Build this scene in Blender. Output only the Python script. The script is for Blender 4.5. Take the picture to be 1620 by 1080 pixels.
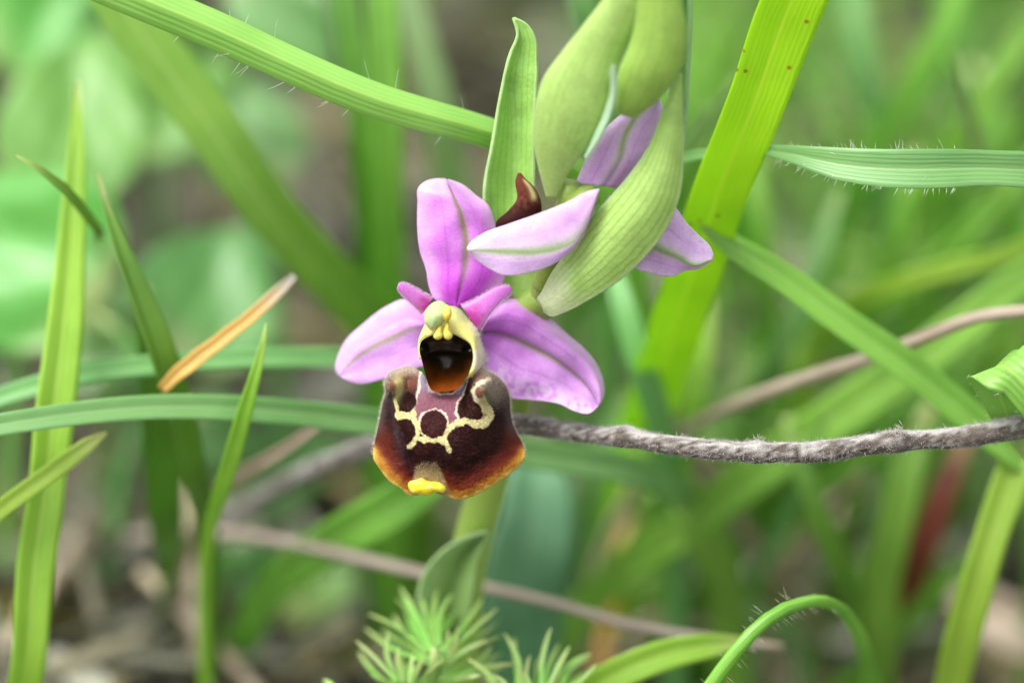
import bpy, math, random
import numpy as np
from mathutils import Vector, noise as mnoise

random.seed(7); rng = np.random.default_rng(7)
scene = bpy.context.scene
for o in list(bpy.data.objects): bpy.data.objects.remove(o)
COL = scene.collection

# ------------------------------------------------------------------ camera
PITCH = math.radians(35)
H = 0.085                       # height of the flower above the ground (m)
S = 0.09 / 1620                 # metres per photo pixel on the focal plane
LENS, SENSOR = 100.0, 22.3
D = 0.09 * LENS / SENSOR        # focus distance
RV = np.array([1.0, 0, 0]); FV = np.array([0, math.cos(PITCH), -math.sin(PITCH)]); UV_ = np.array([0, math.sin(PITCH), math.cos(PITCH)])
CAM = np.array([0, 0, H]) - FV * D
cd = bpy.data.cameras.new('camera'); cam = bpy.data.objects.new('camera', cd); COL.objects.link(cam)
cam.location = CAM; cam.rotation_euler = (math.pi/2 - PITCH, 0, 0)
cd.lens = LENS; cd.sensor_width = SENSOR; cd.clip_start = 0.01; cd.clip_end = 500
cd.dof.use_dof = True; cd.dof.focus_distance = D - 0.0010; cd.dof.aperture_fstop = 5.6
scene.camera = cam

# ------------------------------------------------------------------ light: bright overcast
SUN_EL, SUN_AZ = math.radians(68), math.radians(-100)     # from above, a little to the left
w = bpy.data.worlds.new('World'); scene.world = w; w.use_nodes = True
nt = w.node_tree; bg = nt.nodes['Background']
sky = nt.nodes.new('ShaderNodeTexSky'); sky.sky_type = 'NISHITA'; sky.sun_disc = False
sky.sun_elevation = SUN_EL; sky.sun_rotation = SUN_AZ; sky.dust_density = 4.0; sky.air_density = 1.0; sky.ozone_density = 1.0
hs = nt.nodes.new('ShaderNodeHueSaturation'); hs.inputs['Saturation'].default_value = 0.12
nt.links.new(sky.outputs[0], hs.inputs['Color']); nt.links.new(hs.outputs[0], bg.inputs[0]); bg.inputs[1].default_value = 0.15
sd = bpy.data.lights.new('sun', 'SUN'); sd.energy = 1.4; sd.angle = math.radians(26); sd.color = (1, 0.975, 0.94)
sun = bpy.data.objects.new('sun', sd); COL.objects.link(sun)
sdir = Vector((math.sin(SUN_AZ)*math.cos(SUN_EL), math.cos(SUN_AZ)*math.cos(SUN_EL), math.sin(SUN_EL)))
sun.rotation_euler = sdir.to_track_quat('Z', 'Y').to_euler()
vs = scene.view_settings; vs.view_transform = 'Standard'; vs.look = 'None'; vs.exposure = 0.92; vs.gamma = 1.0; vs.use_curve_mapping = False
scene.render.engine = 'CYCLES'; scene.cycles.use_denoising = True
scene.cycles.max_bounces = 8; scene.cycles.transmission_bounces = 6; scene.cycles.sample_clamp_indirect = 8

# ------------------------------------------------------------------ helpers
ALB = 0.80
def c(r, g, b, k=ALB):
    f = lambda v: (v/255/12.92 if v/255 <= 0.04045 else ((v/255+0.055)/1.055)**2.4)
    return np.array([f(r)*k, f(g)*k, f(b)*k])
def P(px, py, d=0.0):
    """point seen at photo pixel (px,py), d mm behind the plane of focus"""
    k = (D + d*1e-3) / D
    return CAM + FV*(D + d*1e-3) + RV*((px-810)*S*k) + UV_*((540-py)*S*k)
def Parr(x, y, d):
    d = np.asarray(d)*1e-3; k = (D + d)/D
    return CAM + FV*(D+d)[..., None] + RV*((x-810)*S*k)[..., None] + UV_*((540-y)*S*k)[..., None]
def gdepth(px, py):
    r = FV + RV*((px-810)*S/D) + UV_*((540-py)*S/D)
    return (-CAM[2]/r[2] - D)*1e3
def cr(pts, n, closed=False):
    """smooth curve through pts, n samples evenly spread along it"""
    p = np.asarray(pts, float)
    if closed: p = np.vstack([p[-1:], p, p[:2]])
    seg = np.linalg.norm(np.diff(p[:, :3], axis=0), axis=1); seg[seg < 1e-9] = 1e-9
    t = np.concatenate([[0], np.cumsum(seg)])
    m = np.zeros_like(p)
    m[1:-1] = ((p[2:]-p[1:-1])/seg[1:, None]*seg[:-1, None] + (p[1:-1]-p[:-2])/seg[:-1, None]*seg[1:, None])/(seg[:-1]+seg[1:])[:, None]
    m[0] = (p[1]-p[0])/seg[0]; m[-1] = (p[-1]-p[-2])/seg[-1]
    a, b = (t[1], t[-2]) if closed else (t[0], t[-1])
    q = np.linspace(a, b, n, endpoint=not closed)
    i = np.clip(np.searchsorted(t, q, 'right')-1, 0, len(seg)-1)
    h = seg[i]; s = (q-t[i])/h; s = s[:, None]; h = h[:, None]
    return (2*s**3-3*s**2+1)*p[i] + (s**3-2*s**2+s)*h*m[i] + (-2*s**3+3*s**2)*p[i+1] + (s**3-s**2)*h*m[i+1]
def crk(pts, n_per, closed=True):
    """closed Catmull-Rom through key points, same number of samples between each pair"""
    p = np.asarray(pts, float); N = len(p); out = []
    for i in range(N):
        p0, p1, p2, p3 = p[i-1], p[i], p[(i+1) % N], p[(i+2) % N]
        for j in range(n_per):
            s = j/n_per
            out.append(0.5*((2*p1)+(-p0+p2)*s+(2*p0-5*p1+4*p2-p3)*s*s+(-p0+3*p1-3*p2+p3)*s**3))
    return np.array(out)
def sm(x, a, b):
    t = np.clip((x-a)/(b-a), 0, 1); return t*t*(3-2*t)
def mix(a, b, t):
    return a + (b-a)*np.asarray(t)[..., None]
def nz(x, y, s, seed=0.0):
    x = np.asarray(x, float); y = np.asarray(y, float)
    return np.array([mnoise.noise((float(a)/s, float(b)/s, seed)) for a, b in zip(x.ravel(), y.ravel())]).reshape(x.shape)
def mesh(name, V, F, mat, parent=None, col=None, uv=None, smooth=True, sol=0.0):
    me = bpy.data.meshes.new(name)
    me.from_pydata([tuple(v) for v in V], [], [tuple(int(i) for i in f) for f in F])
    if smooth: me.polygons.foreach_set('use_smooth', [True]*len(me.polygons))
    if col is not None:
        a = me.color_attributes.new('Col', 'FLOAT_COLOR', 'POINT')
        cc = np.ones((len(V), 4), np.float32); cc[:, :3] = np.clip(col, 0, 1); a.data.foreach_set('color', cc.ravel())
    if uv is not None:
        l = me.uv_layers.new(name='UVMap'); vi = np.zeros(len(me.loops), int); me.loops.foreach_get('vertex_index', vi)
        l.data.foreach_set('uv', np.asarray(uv, np.float32)[vi].ravel())
    me.materials.append(mat); me.update()
    o = bpy.data.objects.new(name, me); COL.objects.link(o)
    if parent is not None: o.parent = parent
    if sol:
        m = o.modifiers.new('thickness', 'SOLIDIFY'); m.thickness = sol*1e-3; m.offset = 0
    return o
def tag(o, label=None, cat=None, group=None, kind=None):
    if label: o['label'] = label
    if cat: o['category'] = cat
    if group: o['group'] = group
    if kind: o['kind'] = kind
    return o
def empty(name, loc):
    o = bpy.data.objects.new(name, None); o.location = tuple(loc); o.empty_display_size = 0.005; COL.objects.link(o); return o
def adopt(o, parent):
    o.parent = parent; o.location = o.location - parent.location if parent.type == 'EMPTY' else o.location
    return o
def gridf(nv, nu, close=False, off=0):
    F = []
    for i in range(nv-1):
        for j in range(nu if close else nu-1):
            a = off+i*nu+j; b = off+i*nu+(j+1) % nu
            F.append((a, b, b+nu, a+nu))
    return F

# ------------------------------------------------------------------ materials
def vcol_mat(name, rough=0.5, transl=0.25, sheen=0.0, bump=0.0, nscale=3000, spec=0.4, var=0.12, coat=0.0):
    m = bpy.data.materials.new(name); m.use_nodes = True; t = m.node_tree; N = t.nodes; L = t.links
    b = N['Principled BSDF']; out = N['Material Output']
    at = N.new('ShaderNodeAttribute'); at.attribute_name = 'Col'
    tc = N.new('ShaderNodeTexCoord'); no = N.new('ShaderNodeTexNoise'); no.inputs['Scale'].default_value = nscale; no.inputs['Detail'].default_value = 3
    L.new(tc.outputs['Object'], no.inputs['Vector'])
    mr = N.new('ShaderNodeMapRange'); mr.inputs['From Min'].default_value = 0.25; mr.inputs['From Max'].default_value = 0.75
    mr.inputs['To Min'].default_value = 1-var; mr.inputs['To Max'].default_value = 1+var
    L.new(no.outputs['Fac'], mr.inputs['Value'])
    mu = N.new('ShaderNodeVectorMath'); mu.operation = 'SCALE'; L.new(at.outputs['Color'], mu.inputs[0]); L.new(mr.outputs[0], mu.inputs['Scale'])
    L.new(mu.outputs[0], b.inputs['Base Color'])
    b.inputs['Roughness'].default_value = rough; b.inputs['Specular IOR Level'].default_value = spec
    if sheen: b.inputs['Sheen Weight'].default_value = sheen; b.inputs['Sheen Roughness'].default_value = 0.4
    if coat: b.inputs['Coat Weight'].default_value = coat; b.inputs['Coat Roughness'].default_value = 0.08
    if bump:
        bp = N.new('ShaderNodeBump'); bp.inputs['Strength'].default_value = bump; bp.inputs['Distance'].default_value = 0.0001
        L.new(no.outputs['Fac'], bp.inputs['Height']); L.new(bp.outputs[0], b.inputs['Normal'])
    if transl:
        ms = N.new('ShaderNodeVectorMath'); ms.operation = 'SCALE'; L.new(mu.outputs[0], ms.inputs[0]); ms.inputs['Scale'].default_value = transl
        tr = N.new('ShaderNodeBsdfTranslucent'); L.new(ms.outputs[0], tr.inputs['Color'])
        mx = N.new('ShaderNodeAddShader'); L.new(b.outputs[0], mx.inputs[0]); L.new(tr.outputs[0], mx.inputs[1]); L.new(mx.outputs[0], out.inputs['Surface'])
    return m
def blade_mat(name, main, vein, dark, veins=9, transl=0.35, rough=0.42, spots=None, mid=0.5):
    """grass leaf: fine lengthwise veins across U, a pale midrib, slow mottling along the blade"""
    m = bpy.data.materials.new(name); m.use_nodes = True; t = m.node_tree; N = t.nodes; L = t.links
    b = N['Principled BSDF']; out = N['Material Output']
    uv = N.new('ShaderNodeUVMap'); uv.uv_map = 'UVMap'; sp = N.new('ShaderNodeSeparateXYZ'); L.new(uv.outputs[0], sp.inputs[0])
    def math_(op, a, bb=None, clamp=False):
        n = N.new('ShaderNodeMath'); n.operation = op; n.use_clamp = clamp
        for k, x in enumerate((a, bb)):
            if x is None: continue
            if isinstance(x, (int, float)): n.inputs[k].default_value = x
            else: L.new(x, n.inputs[k])
        return n.outputs[0]
    nn = N.new('ShaderNodeTexNoise'); nn.noise_dimensions = '2D'; nn.inputs['Scale'].default_value = 3.0; nn.inputs['Detail'].default_value = 2
    mp = N.new('ShaderNodeMapping'); mp.inputs['Scale'].default_value = (6, 1.0, 1); L.new(uv.outputs[0], mp.inputs[0]); L.new(mp.outputs[0], nn.inputs['Vector'])
    sn = math_('SINE', math_('MULTIPLY', math_('ADD', sp.outputs['X'], math_('MULTIPLY', nn.outputs['Fac'], 0.07)), 2*math.pi*veins))
    vn = math_('POWER', math_('MULTIPLY', math_('ADD', sn, 1.0), 0.5), 2.0)
    md = math_('SUBTRACT', 1.0, math_('DIVIDE', math_('ABSOLUTE', math_('SUBTRACT', sp.outputs['X'], mid)), 0.06), True)
    vf = math_('MAXIMUM', math_('MULTIPLY', math_('MULTIPLY', vn, nn.outputs['Fac']), 0.5), math_('MULTIPLY', md, 0.8))
    oi = N.new('ShaderNodeObjectInfo')
    n2 = N.new('ShaderNodeTexNoise'); n2.noise_dimensions = '3D'; n2.inputs['Scale'].default_value = 120; n2.inputs['Detail'].default_value = 4
    tc = N.new('ShaderNodeTexCoord'); L.new(tc.outputs['Object'], n2.inputs['Vector'])
    def rgb(cc):
        n = N.new('ShaderNodeRGB'); n.outputs[0].default_value = (*cc, 1); return n.outputs[0]
    def mixc(f, a, bb):
        n = N.new('ShaderNodeMix'); n.data_type = 'RGBA'
        if isinstance(f, (int, float)): n.inputs[0].default_value = f
        else: L.new(f, n.inputs[0])
        L.new(a, n.inputs[6]); L.new(bb, n.inputs[7]); return n.outputs[2]
    mrr = N.new('ShaderNodeMapRange'); mrr.inputs['From Min'].default_value = 0.35; mrr.inputs['From Max'].default_value = 0.7; L.new(n2.outputs['Fac'], mrr.inputs['Value'])
    base = mixc(mrr.outputs[0], rgb(main), rgb(dark))
    base = mixc(vf, base, rgb(vein))
    if spots is not None:
        vo = N.new('ShaderNodeTexVoronoi'); vo.voronoi_dimensions = '2D'; vo.inputs['Scale'].default_value = 4.0
        mp2 = N.new('ShaderNodeMapping'); mp2.inputs['Scale'].default_value = (0.55, 1.0, 1); L.new(uv.outputs[0], mp2.inputs[0]); L.new(mp2.outputs[0], vo.inputs['Vector'])
        sf = math_('SUBTRACT', 1.0, math_('DIVIDE', vo.outputs['Distance'], 0.10), True)
        sf = math_('MULTIPLY', math_('POWER', sf, 0.6), math_('GREATER_THAN', n2.outputs['Fac'], 0.60))
        base = mixc(sf, base, rgb(spots))
    tipf = math_('MULTIPLY', math_('SUBTRACT', 1.0, math_('DIVIDE', sp.outputs['Y'], 0.45), True), n2.outputs['Fac'])
    base = mixc(tipf if name != 'orange_dry_blade' else math_('SUBTRACT', 1.0, math_('DIVIDE', sp.outputs['Y'], 0.55), True), base, rgb(c(198,188,140) if name != 'orange_dry_blade' else c(186,182,176)))
    hsv = N.new('ShaderNodeHueSaturation'); L.new(base, hsv.inputs['Color'])
    L.new(math_('ADD', 0.49, math_('MULTIPLY', oi.outputs['Random'], 0.02)), hsv.inputs['Hue'])
    L.new(math_('ADD', 0.88, math_('MULTIPLY', oi.outputs['Random'], 0.24)), hsv.inputs['Value'])
    L.new(hsv.outputs[0], b.inputs['Base Color']); b.inputs['Roughness'].default_value = rough; b.inputs['Specular IOR Level'].default_value = 0.5
    bp = N.new('ShaderNodeBump'); bp.inputs['Strength'].default_value = 0.16; bp.inputs['Distance'].default_value = 0.00015
    L.new(sn, bp.inputs['Height']); L.new(bp.outputs[0], b.inputs['Normal'])
    ms = N.new('ShaderNodeVectorMath'); ms.operation = 'SCALE'; L.new(hsv.outputs[0], ms.inputs[0]); ms.inputs['Scale'].default_value = min(0.75, transl*2.6)
    tr = N.new('ShaderNodeBsdfTranslucent'); L.new(ms.outputs[0], tr.inputs['Color'])
    mx = N.new('ShaderNodeAddShader'); L.new(b.outputs[0], mx.inputs[0]); L.new(tr.outputs[0], mx.inputs[1]); L.new(mx.outputs[0], out.inputs['Surface'])
    return m
M = {}
M['lime'] = blade_mat('lime_grass', c(178,220,22), c(204,228,70), c(160,208,18), 12, 0.35, 0.45, spots=c(150,95,20))
M['green'] = blade_mat('green_grass', c(132,184,66), c(166,202,108), c(106,160,48), 8, 0.22)
M['keel'] = blade_mat('keeled_grass', c(142,188,88), c(168,198,92), c(122,172,70), 8, 0.2)
M['yellowgreen'] = blade_mat('yellow_green_grass', c(156,196,64), c(184,210,104), c(132,178,46), 7, 0.22)
M['glaucous'] = blade_mat('blue_green_grass', c(120,172,98), c(158,196,126), c(98,154,82), 9, 0.2)
M['deep'] = blade_mat('deep_green_grass', c(104,152,46), c(122,168,70), c(82,130,36), 7, 0.22)
M['pale'] = blade_mat('pale_green_grass', c(150,178,120), c(176,196,150), c(128,158,98), 7, 0.22)
M['straw'] = blade_mat('dry_straw', c(196,178,158), c(214,200,180), c(160,138,116), 6, 0.1, 0.6)
M['pinkstraw'] = blade_mat('pinkish_dry_stalk', c(184,166,152), c(214,202,192), c(154,134,118), 4, 0.05, 0.6)
M['orange'] = blade_mat('orange_dry_blade', c(226,190,104), c(236,212,150), c(204,150,72), 4, 0.2, 0.55)
M['red'] = blade_mat('reddish_blade', c(142,72,52), c(165,100,70), c(112,52,36), 5, 0.25, 0.5)
M['teal'] = blade_mat('blue_green_leaf', c(118,165,128), c(140,180,145), c(92,142,104), 10, 0.3)
M['broad'] = blade_mat('broad_leaf', c(116,166,74), c(142,184,104), c(92,144,54), 4, 0.22)
M['broaddeep'] = blade_mat('broad_deep_leaf', c(100,162,66), c(125,180,95), c(80,138,50), 4, 0.35)
M['broadcool'] = blade_mat('broad_cool_leaf', c(104,154,80), c(128,172,106), c(80,134,60), 4, 0.22)
M['needle'] = blade_mat('needle_leaf', c(134,186,80), c(162,204,116), c(112,166,62), 3, 0.24)
M['sepal'] = vcol_mat('pink_sepal', 0.45, 0.35, 0.2, 0.5, 4500, 0.4, 0.10)
M['lip'] = vcol_mat('velvety_lip', 0.6, 0.0, 0.0, 0.35, 6000, 0.12, 0.09)
M['column'] = vcol_mat('waxy_column', 0.45, 0.2, 0.15, 0.45, 5000, 0.35, 0.10)
M['cavity'] = vcol_mat('glossy_cavity', 0.3, 0.0, 0.0, 0.2, 2500, 0.4, 0.2, coat=0.12)
M['bract'] = vcol_mat('green_bract', 0.42, 0.35, 0.1, 0.5, 3000, 0.45, 0.09)
M['bark'] = vcol_mat('woolly_bark', 0.9, 0.0, 0.2, 0.7, 9000, 0.15, 0.4)
M['hair'] = vcol_mat('plant_hair', 0.5, 0.4, 0.0, 0.0, 1000, 0.3, 0.0)
M['litter'] = vcol_mat('dry_litter', 0.8, 0.12, 0.0, 0.3, 1500, 0.2, 0.3)
M['grassfill'] = vcol_mat('far_grass', 0.45, 0.6, 0.0, 0.0, 300, 0.35, 0.15)

# ------------------------------------------------------------------ ground
def soil_mat():
    m = bpy.data.materials.new('soil'); m.use_nodes = True; t = m.node_tree; N = t.nodes; L = t.links; b = N['Principled BSDF']
    tc = N.new('ShaderNodeTexCoord'); n1 = N.new('ShaderNodeTexNoise'); n1.inputs['Scale'].default_value = 45; n1.inputs['Detail'].default_value = 8
    n2 = N.new('ShaderNodeTexNoise'); n2.inputs['Scale'].default_value = 400; n2.inputs['Detail'].default_value = 5
    L.new(tc.outputs['Object'], n1.inputs['Vector']); L.new(tc.outputs['Object'], n2.inputs['Vector'])
    r = N.new('ShaderNodeValToRGB'); e = r.color_ramp.elements
    e[0].position = 0.3; e[0].color = (0.020, 0.017, 0.012, 1); e[1].position = 0.72; e[1].color = (0.13, 0.122, 0.09, 1)
    x = e.new(0.5); x.color = (0.056, 0.050, 0.035, 1)
    mx = N.new('ShaderNodeMix'); mx.inputs[0].default_value = 0.4; L.new(n1.outputs['Fac'], mx.inputs[2]); L.new(n2.outputs['Fac'], mx.inputs[3])
    L.new(mx.outputs[0], r.inputs[0]); L.new(r.outputs[0], b.inputs['Base Color']); b.inputs['Roughness'].default_value = 0.95
    bp = N.new('ShaderNodeBump'); bp.inputs['Distance'].default_value = 0.002; L.new(n2.outputs['Fac'], bp.inputs['Height']); L.new(bp.outputs[0], b.inputs['Normal'])
    return m
MC = P(90, 1010, 58)          # a low hummock of litter and moss
def ground_z(x, y):
    r = math.hypot(x, y-0.12)
    k = 1.0 if r < 0.5 else max(0.0, 1-(r-0.5)/0.5)
    m_ = 0.026*math.exp(-((x-MC[0])/0.034)**2-((y-MC[1])/0.030)**2)
    return m_ + k*(0.006*mnoise.noise((x*18, y*18, 3.1)) + 0.003*mnoise.noise((x*60, y*60, 9.7))) - 0.004
ax = np.concatenate([-np.geomspace(60, 0.32, 18), np.linspace(-0.3, 0.3, 121), np.geomspace(0.32, 60, 18)])
V = []; n = len(ax)
for yy in ax:
    for xx in ax: V.append((xx, yy+0.12, ground_z(xx, yy+0.12)))
g = mesh('ground', V, gridf(n, n), soil_mat()); tag(g, kind='structure')

# ------------------------------------------------------------------ ribbon (grass leaf), tube and hair builders
def to_ground(W, lean=0.45):
    """carry a blade on from its last point down into the soil"""
    p = W[-1]; t = W[-1]-W[-2]; t = t/np.linalg.norm(t)
    hz = np.array([t[0], t[1], 0]); z = p[2]
    if z < 0.001: return W
    hz = hz/max(np.linalg.norm(hz), 1e-6)*min(np.linalg.norm(hz), 0.8)
    mid = p + hz*z*lean*0.75 + np.array([0, 0, -z*0.45]); end = p + hz*z*lean; end[2] = -0.008
    return np.vstack([W, mid, end])
def ribbon_geo(W, wd, roll, keel, th, nu=7, nseg=40, twist=0.0, fixed=None):
    Q = cr(np.hstack([W, wd[:, None]]), nseg); pts = Q[:, :3]; ww = np.maximum(Q[:, 3], 0.0001)
    sd_ = rng.uniform(0, 100); ii = np.arange(nseg)
    ww = ww*(1+0.07*np.array([mnoise.noise((k*0.23+sd_, 1.0, 0.0)) for k in ii])); wob = np.array([[mnoise.noise((k*0.16+sd_, q, 5.0)) for q in (0.0, 3.3, 7.7)] for k in ii])*ww[:, None]*0.10; pts = pts + wob
    T = np.gradient(pts, axis=0); T /= np.linalg.norm(T, axis=1)[:, None]
    view = CAM - pts; view /= np.linalg.norm(view, axis=1)[:, None]
    side = np.cross(T, view); ln = np.linalg.norm(side, axis=1)[:, None]; side /= np.maximum(ln, 1e-6)
    if fixed is not None: side = np.tile(fixed, (nseg, 1))
    for i in range(1, nseg):
        if np.dot(side[i], side[i-1]) < 0: side[i] = -side[i]
    for _ in range(3): side[1:-1] = (side[:-2]+2*side[1:-1]+side[2:])/4
    side -= T*(side*T).sum(1)[:, None]; side /= np.linalg.norm(side, axis=1)[:, None]
    nrm = np.cross(side, T)
    flip = np.sign((nrm*view).sum(1)); flip[flip == 0] = 1; nrm *= flip[:, None]
    r = np.radians(roll + twist*np.linspace(0, 1, nseg))[:, None]
    sd2 = side*np.cos(r)+nrm*np.sin(r); nm2 = -side*np.sin(r)+nrm*np.cos(r)
    ss = np.linspace(-1, 1, nu); V = []; UVc = []
    L = np.concatenate([[0], np.cumsum(np.linalg.norm(np.diff(pts, axis=0), axis=1))])*100
    for i in range(nseg):
        for k in range(2):
            for s in (ss if k == 0 else ss[::-1]):
                e = (1-0.75*abs(s)**4)
                V.append(pts[i] + sd2[i]*s*ww[i]/2 + nm2[i]*(keel*abs(s)*ww[i]/2 + (0.5-k)*th*e*min(1, ww[i]/0.001)))
                UVc.append((s*0.5+0.5, L[i]))
    nl = 2*nu; F = gridf(nseg, nl, True)
    F.append(tuple(range(nl))[::-1]); F.append(tuple(range((nseg-1)*nl, nseg*nl)))
    return np.array(V), F, np.array(UVc), pts, sd2, nm2, ww
def blade(name, pts, mat, label, cat='grass blade', group=None, roll=15, keel=0.25, th=0.25, ground=True, nseg=44, nu=9, twist=0.0, lean=0.45, parent=None, hairs=None, fixed=None):
    """pts: (px, py, depth mm, apparent width px) from the tip to the root"""
    W = np.array([P(p[0], p[1], p[2]) for p in pts])
    wd = np.array([p[3]*S*(D+p[2]*1e-3)/D/max(math.cos(math.radians(roll)), 0.4) for p in pts])
    if W[:, 2].min() < 0.0: print('BELOW GROUND', name, label, W[:, 2].min())
    if ground:
        n0 = len(W); W = to_ground(W, lean); wd = np.concatenate([wd, [wd[-1]*0.9]*(len(W)-n0)])
    V, F, uv, cp, sd2, nm2, ww = ribbon_geo(W, wd, roll, keel, th*1e-3, nu, nseg, twist, fixed)
    if parent is not None:
        return mesh(name, V, F, mat, parent, uv=uv)
    o = mesh(name, V, F, mat, uv=uv); tag(o, label, cat, group)
    if hairs:
        hr = []
        pxs = [810+((q-CAM)@RV)/((q-CAM)@FV)*D/S for q in cp]; okk = [i for i in range(len(cp)-1) if hairs[1][0] < pxs[i] < hairs[1][1]]
        for k in range(hairs[0]):
            i = okk[int(rng.integers(len(okk)))]; sgn = 1 if rng.random() < 0.5 else -1
            f = rng.random(); b0 = cp[i]*(1-f)+cp[i+1]*f
            on_edge = rng.random() < hairs[3]
            s = sgn*(1.0 if on_edge else rng.uniform(0, 1))
            root = b0 + sd2[i]*s*ww[i]/2 + nm2[i]*keel*abs(s)*ww[i]/2
            t = (cp[i+1]-cp[i]); t /= np.linalg.norm(t)
            dr = sd2[i]*sgn*(1 if on_edge else 0.3) + nm2[i]*rng.uniform(-0.2, 0.9) - t*rng.uniform(-0.1, 0.8)
            hr.append((root, dr, hairs[2]*rng.uniform(0.4, 1.2)*S))
        hair_obj('leaf_hair', hr, c(228,232,220), o, 0.000021)
    return o
def hair_obj(name, hairs, colr, parent, rad=0.000022, cols=None):
    V = []; F = []; CC = []
    for k, (p, dr, ln) in enumerate(hairs):
        dr = np.asarray(dr, float); dr = dr/np.linalg.norm(dr)
        a = np.cross(dr, (0.31, 0.52, 0.79)); a /= np.linalg.norm(a); b = np.cross(dr, a); i = len(V)
        bend = (a*rng.uniform(-1, 1)+b*rng.uniform(-1, 1))*ln*0.22
        for q in range(3):
            an = q*2.094; V.append(p + (a*math.cos(an)+b*math.sin(an))*rad)
        for q in range(3):
            an = q*2.094; V.append(p + dr*ln*0.55 + bend*0.35 + (a*math.cos(an)+b*math.sin(an))*rad*0.75)
        V.append(p + dr*ln + bend)
        for q in range(3):
            q2 = (q+1) % 3; F += [(i+q, i+q2, i+3+q2, i+3+q), (i+3+q, i+3+q2, i+6)]
        CC += [colr if cols is None else cols[k]]*7
    o = mesh(name, V, F, M['hair'], parent, col=np.array(CC)); o['kind'] = 'stuff'; return o
def tube_geo(W, rad, nseg=60, nr=14, rough=0.0, seed=0.0):
    Q = cr(np.hstack([W, np.asarray(rad)[:, None]]), nseg); pts = Q[:, :3]; rr = Q[:, 3]
    T = np.gradient(pts, axis=0); T /= np.linalg.norm(T, axis=1)[:, None]
    a = np.cross(T, UV_+0.01); a /= np.linalg.norm(a, axis=1)[:, None]; b = np.cross(a, T)     # b points up in the picture
    V = []; UVc = []; L = np.concatenate([[0], np.cumsum(np.linalg.norm(np.diff(pts, axis=0), axis=1))])*100
    for i in range(nseg):
        for j in range(nr):
            an = 2*math.pi*j/nr; r = rr[i]
            if rough:
                r *= 1 + rough*mnoise.noise((L[i]*5, math.cos(an)*1.5+seed, math.sin(an)*1.5)) + 0.6*rough*mnoise.noise((L[i]*16, math.cos(an)*4, math.sin(an)*4+seed))
            V.append(pts[i]+(a[i]*math.cos(an)+b[i]*math.sin(an))*r); UVc.append((j/nr, L[i]))
    F = gridf(nseg, nr, True); F.append(tuple(range(nr))[::-1]); F.append(tuple(range((nseg-1)*nr, nseg*nr)))
    return np.array(V), F, np.array(UVc), pts, a, b, rr
def tube(name, pts, mat, label=None, cat=None, parent=None, ground=False, nseg=50, nr=12, rough=0.0, col=None, lean=0.4):
    W = np.array([P(p[0], p[1], p[2]) for p in pts]); rd = np.array([p[3]*0.43*S*(D+p[2]*1e-3)/D for p in pts])
    if ground:
        n0 = len(W); W = to_ground(W, lean); rd = np.concatenate([rd, [rd[-1]]*(len(W)-n0)])
    V, F, uv, *_ = tube_geo(W, rd, nseg, nr, rough)
    o = mesh(name, V, F, mat, parent, uv=uv, col=(np.tile(col, (len(V), 1)) if col is not None and not callable(col) else (col(uv) if col is not None else None)))
    if label: tag(o, label, cat)
    return o

# ------------------------------------------------------------------ sheet (petal / bract) and pod (bud) builders
def sheet(name, L, Mi, R, dfun, cfun, mat, parent, nu=41, nv=60, sol=0.13):
    """petal between a left and a right edge with its midrib, all traced base to tip; dfun gives its depth, cfun its colours"""
    l, m, r = cr(L, nv), cr(Mi, nv), cr(R, nv); u = np.linspace(-1, 1, nu); v = np.linspace(0, 1, nv)
    Ug, Vg = np.meshgrid(u, v)
    a = np.clip(-Ug, 0, 1)[..., None]; b = np.clip(Ug, 0, 1)[..., None]
    xy = m[:, None, :]*(1-a-b) + l[:, None, :]*a + r[:, None, :]*b
    d = dfun(Ug, Vg, xy[..., 0], xy[..., 1])
    W = Parr(xy[..., 0], xy[..., 1], d).reshape(-1, 3)
    col = cfun(Ug, Vg, xy[..., 0], xy[..., 1]).reshape(-1, 3)
    return mesh(name, W, gridf(nv, nu), mat, parent, col=col, sol=sol)
def pod(name, L, R, dc, ratio, cfun, mat, parent, nr=40, nv=50):
    l, r = cr(L, nv), cr(R, nv); V = []; cc = []
    for i in range(nv):
        v = i/(nv-1); mid = (l[i]+r[i])/2; hw = (r[i]-l[i])/2; h = np.linalg.norm(hw)*S*1e3*ratio
        for j in range(nr):
            an = 2*math.pi*j/nr
            x, y = mid + hw*math.cos(an); V.append(P(x, y, dc(v)-h*math.sin(an))); cc.append((math.cos(an), v, x, y, math.sin(an)))
    cc = np.array(cc); F = gridf(nv, nr, True); F.append(tuple(range(nr))[::-1]); F.append(tuple(range((nv-1)*nr, nv*nr)))
    return mesh(name, V, F, mat, parent, col=cfun(cc[:, 0], cc[:, 1], cc[:, 2], cc[:, 3]))
def pillow(name, outline, dc, h, cfun, mat, parent, back=0.4, nr=14, npk=6, cen=None, slope=(0, 0)):
    o = crk(outline, npk); N = len(o); ce = np.mean(o, axis=0) if cen is None else np.array(cen, float)
    V = []; F = []; X = []
    for side, hh in ((1, h), (-1, h*back)):
        off = len(V)
        for i in range(nr):
            a = i/(nr-1)*math.pi/2*0.985; rr = math.cos(a); 
            for q in o:
                p = ce + (q-ce)*rr; dd = dc + slope[0]*(p[0]-ce[0]) + slope[1]*(p[1]-ce[1]) - side*hh*math.sin(a)
                V.append(P(p[0], p[1], dd)); X.append(p)
        F += [f if side == 1 else f[::-1] for f in gridf(nr, N, True, off)]
        cap = tuple(range(off+(nr-1)*N, off+nr*N)); F.append(cap if side == 1 else cap[::-1])
    X = np.array(X)
    return mesh(name, V, F, mat, parent, col=cfun(X[:, 0], X[:, 1]))

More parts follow.
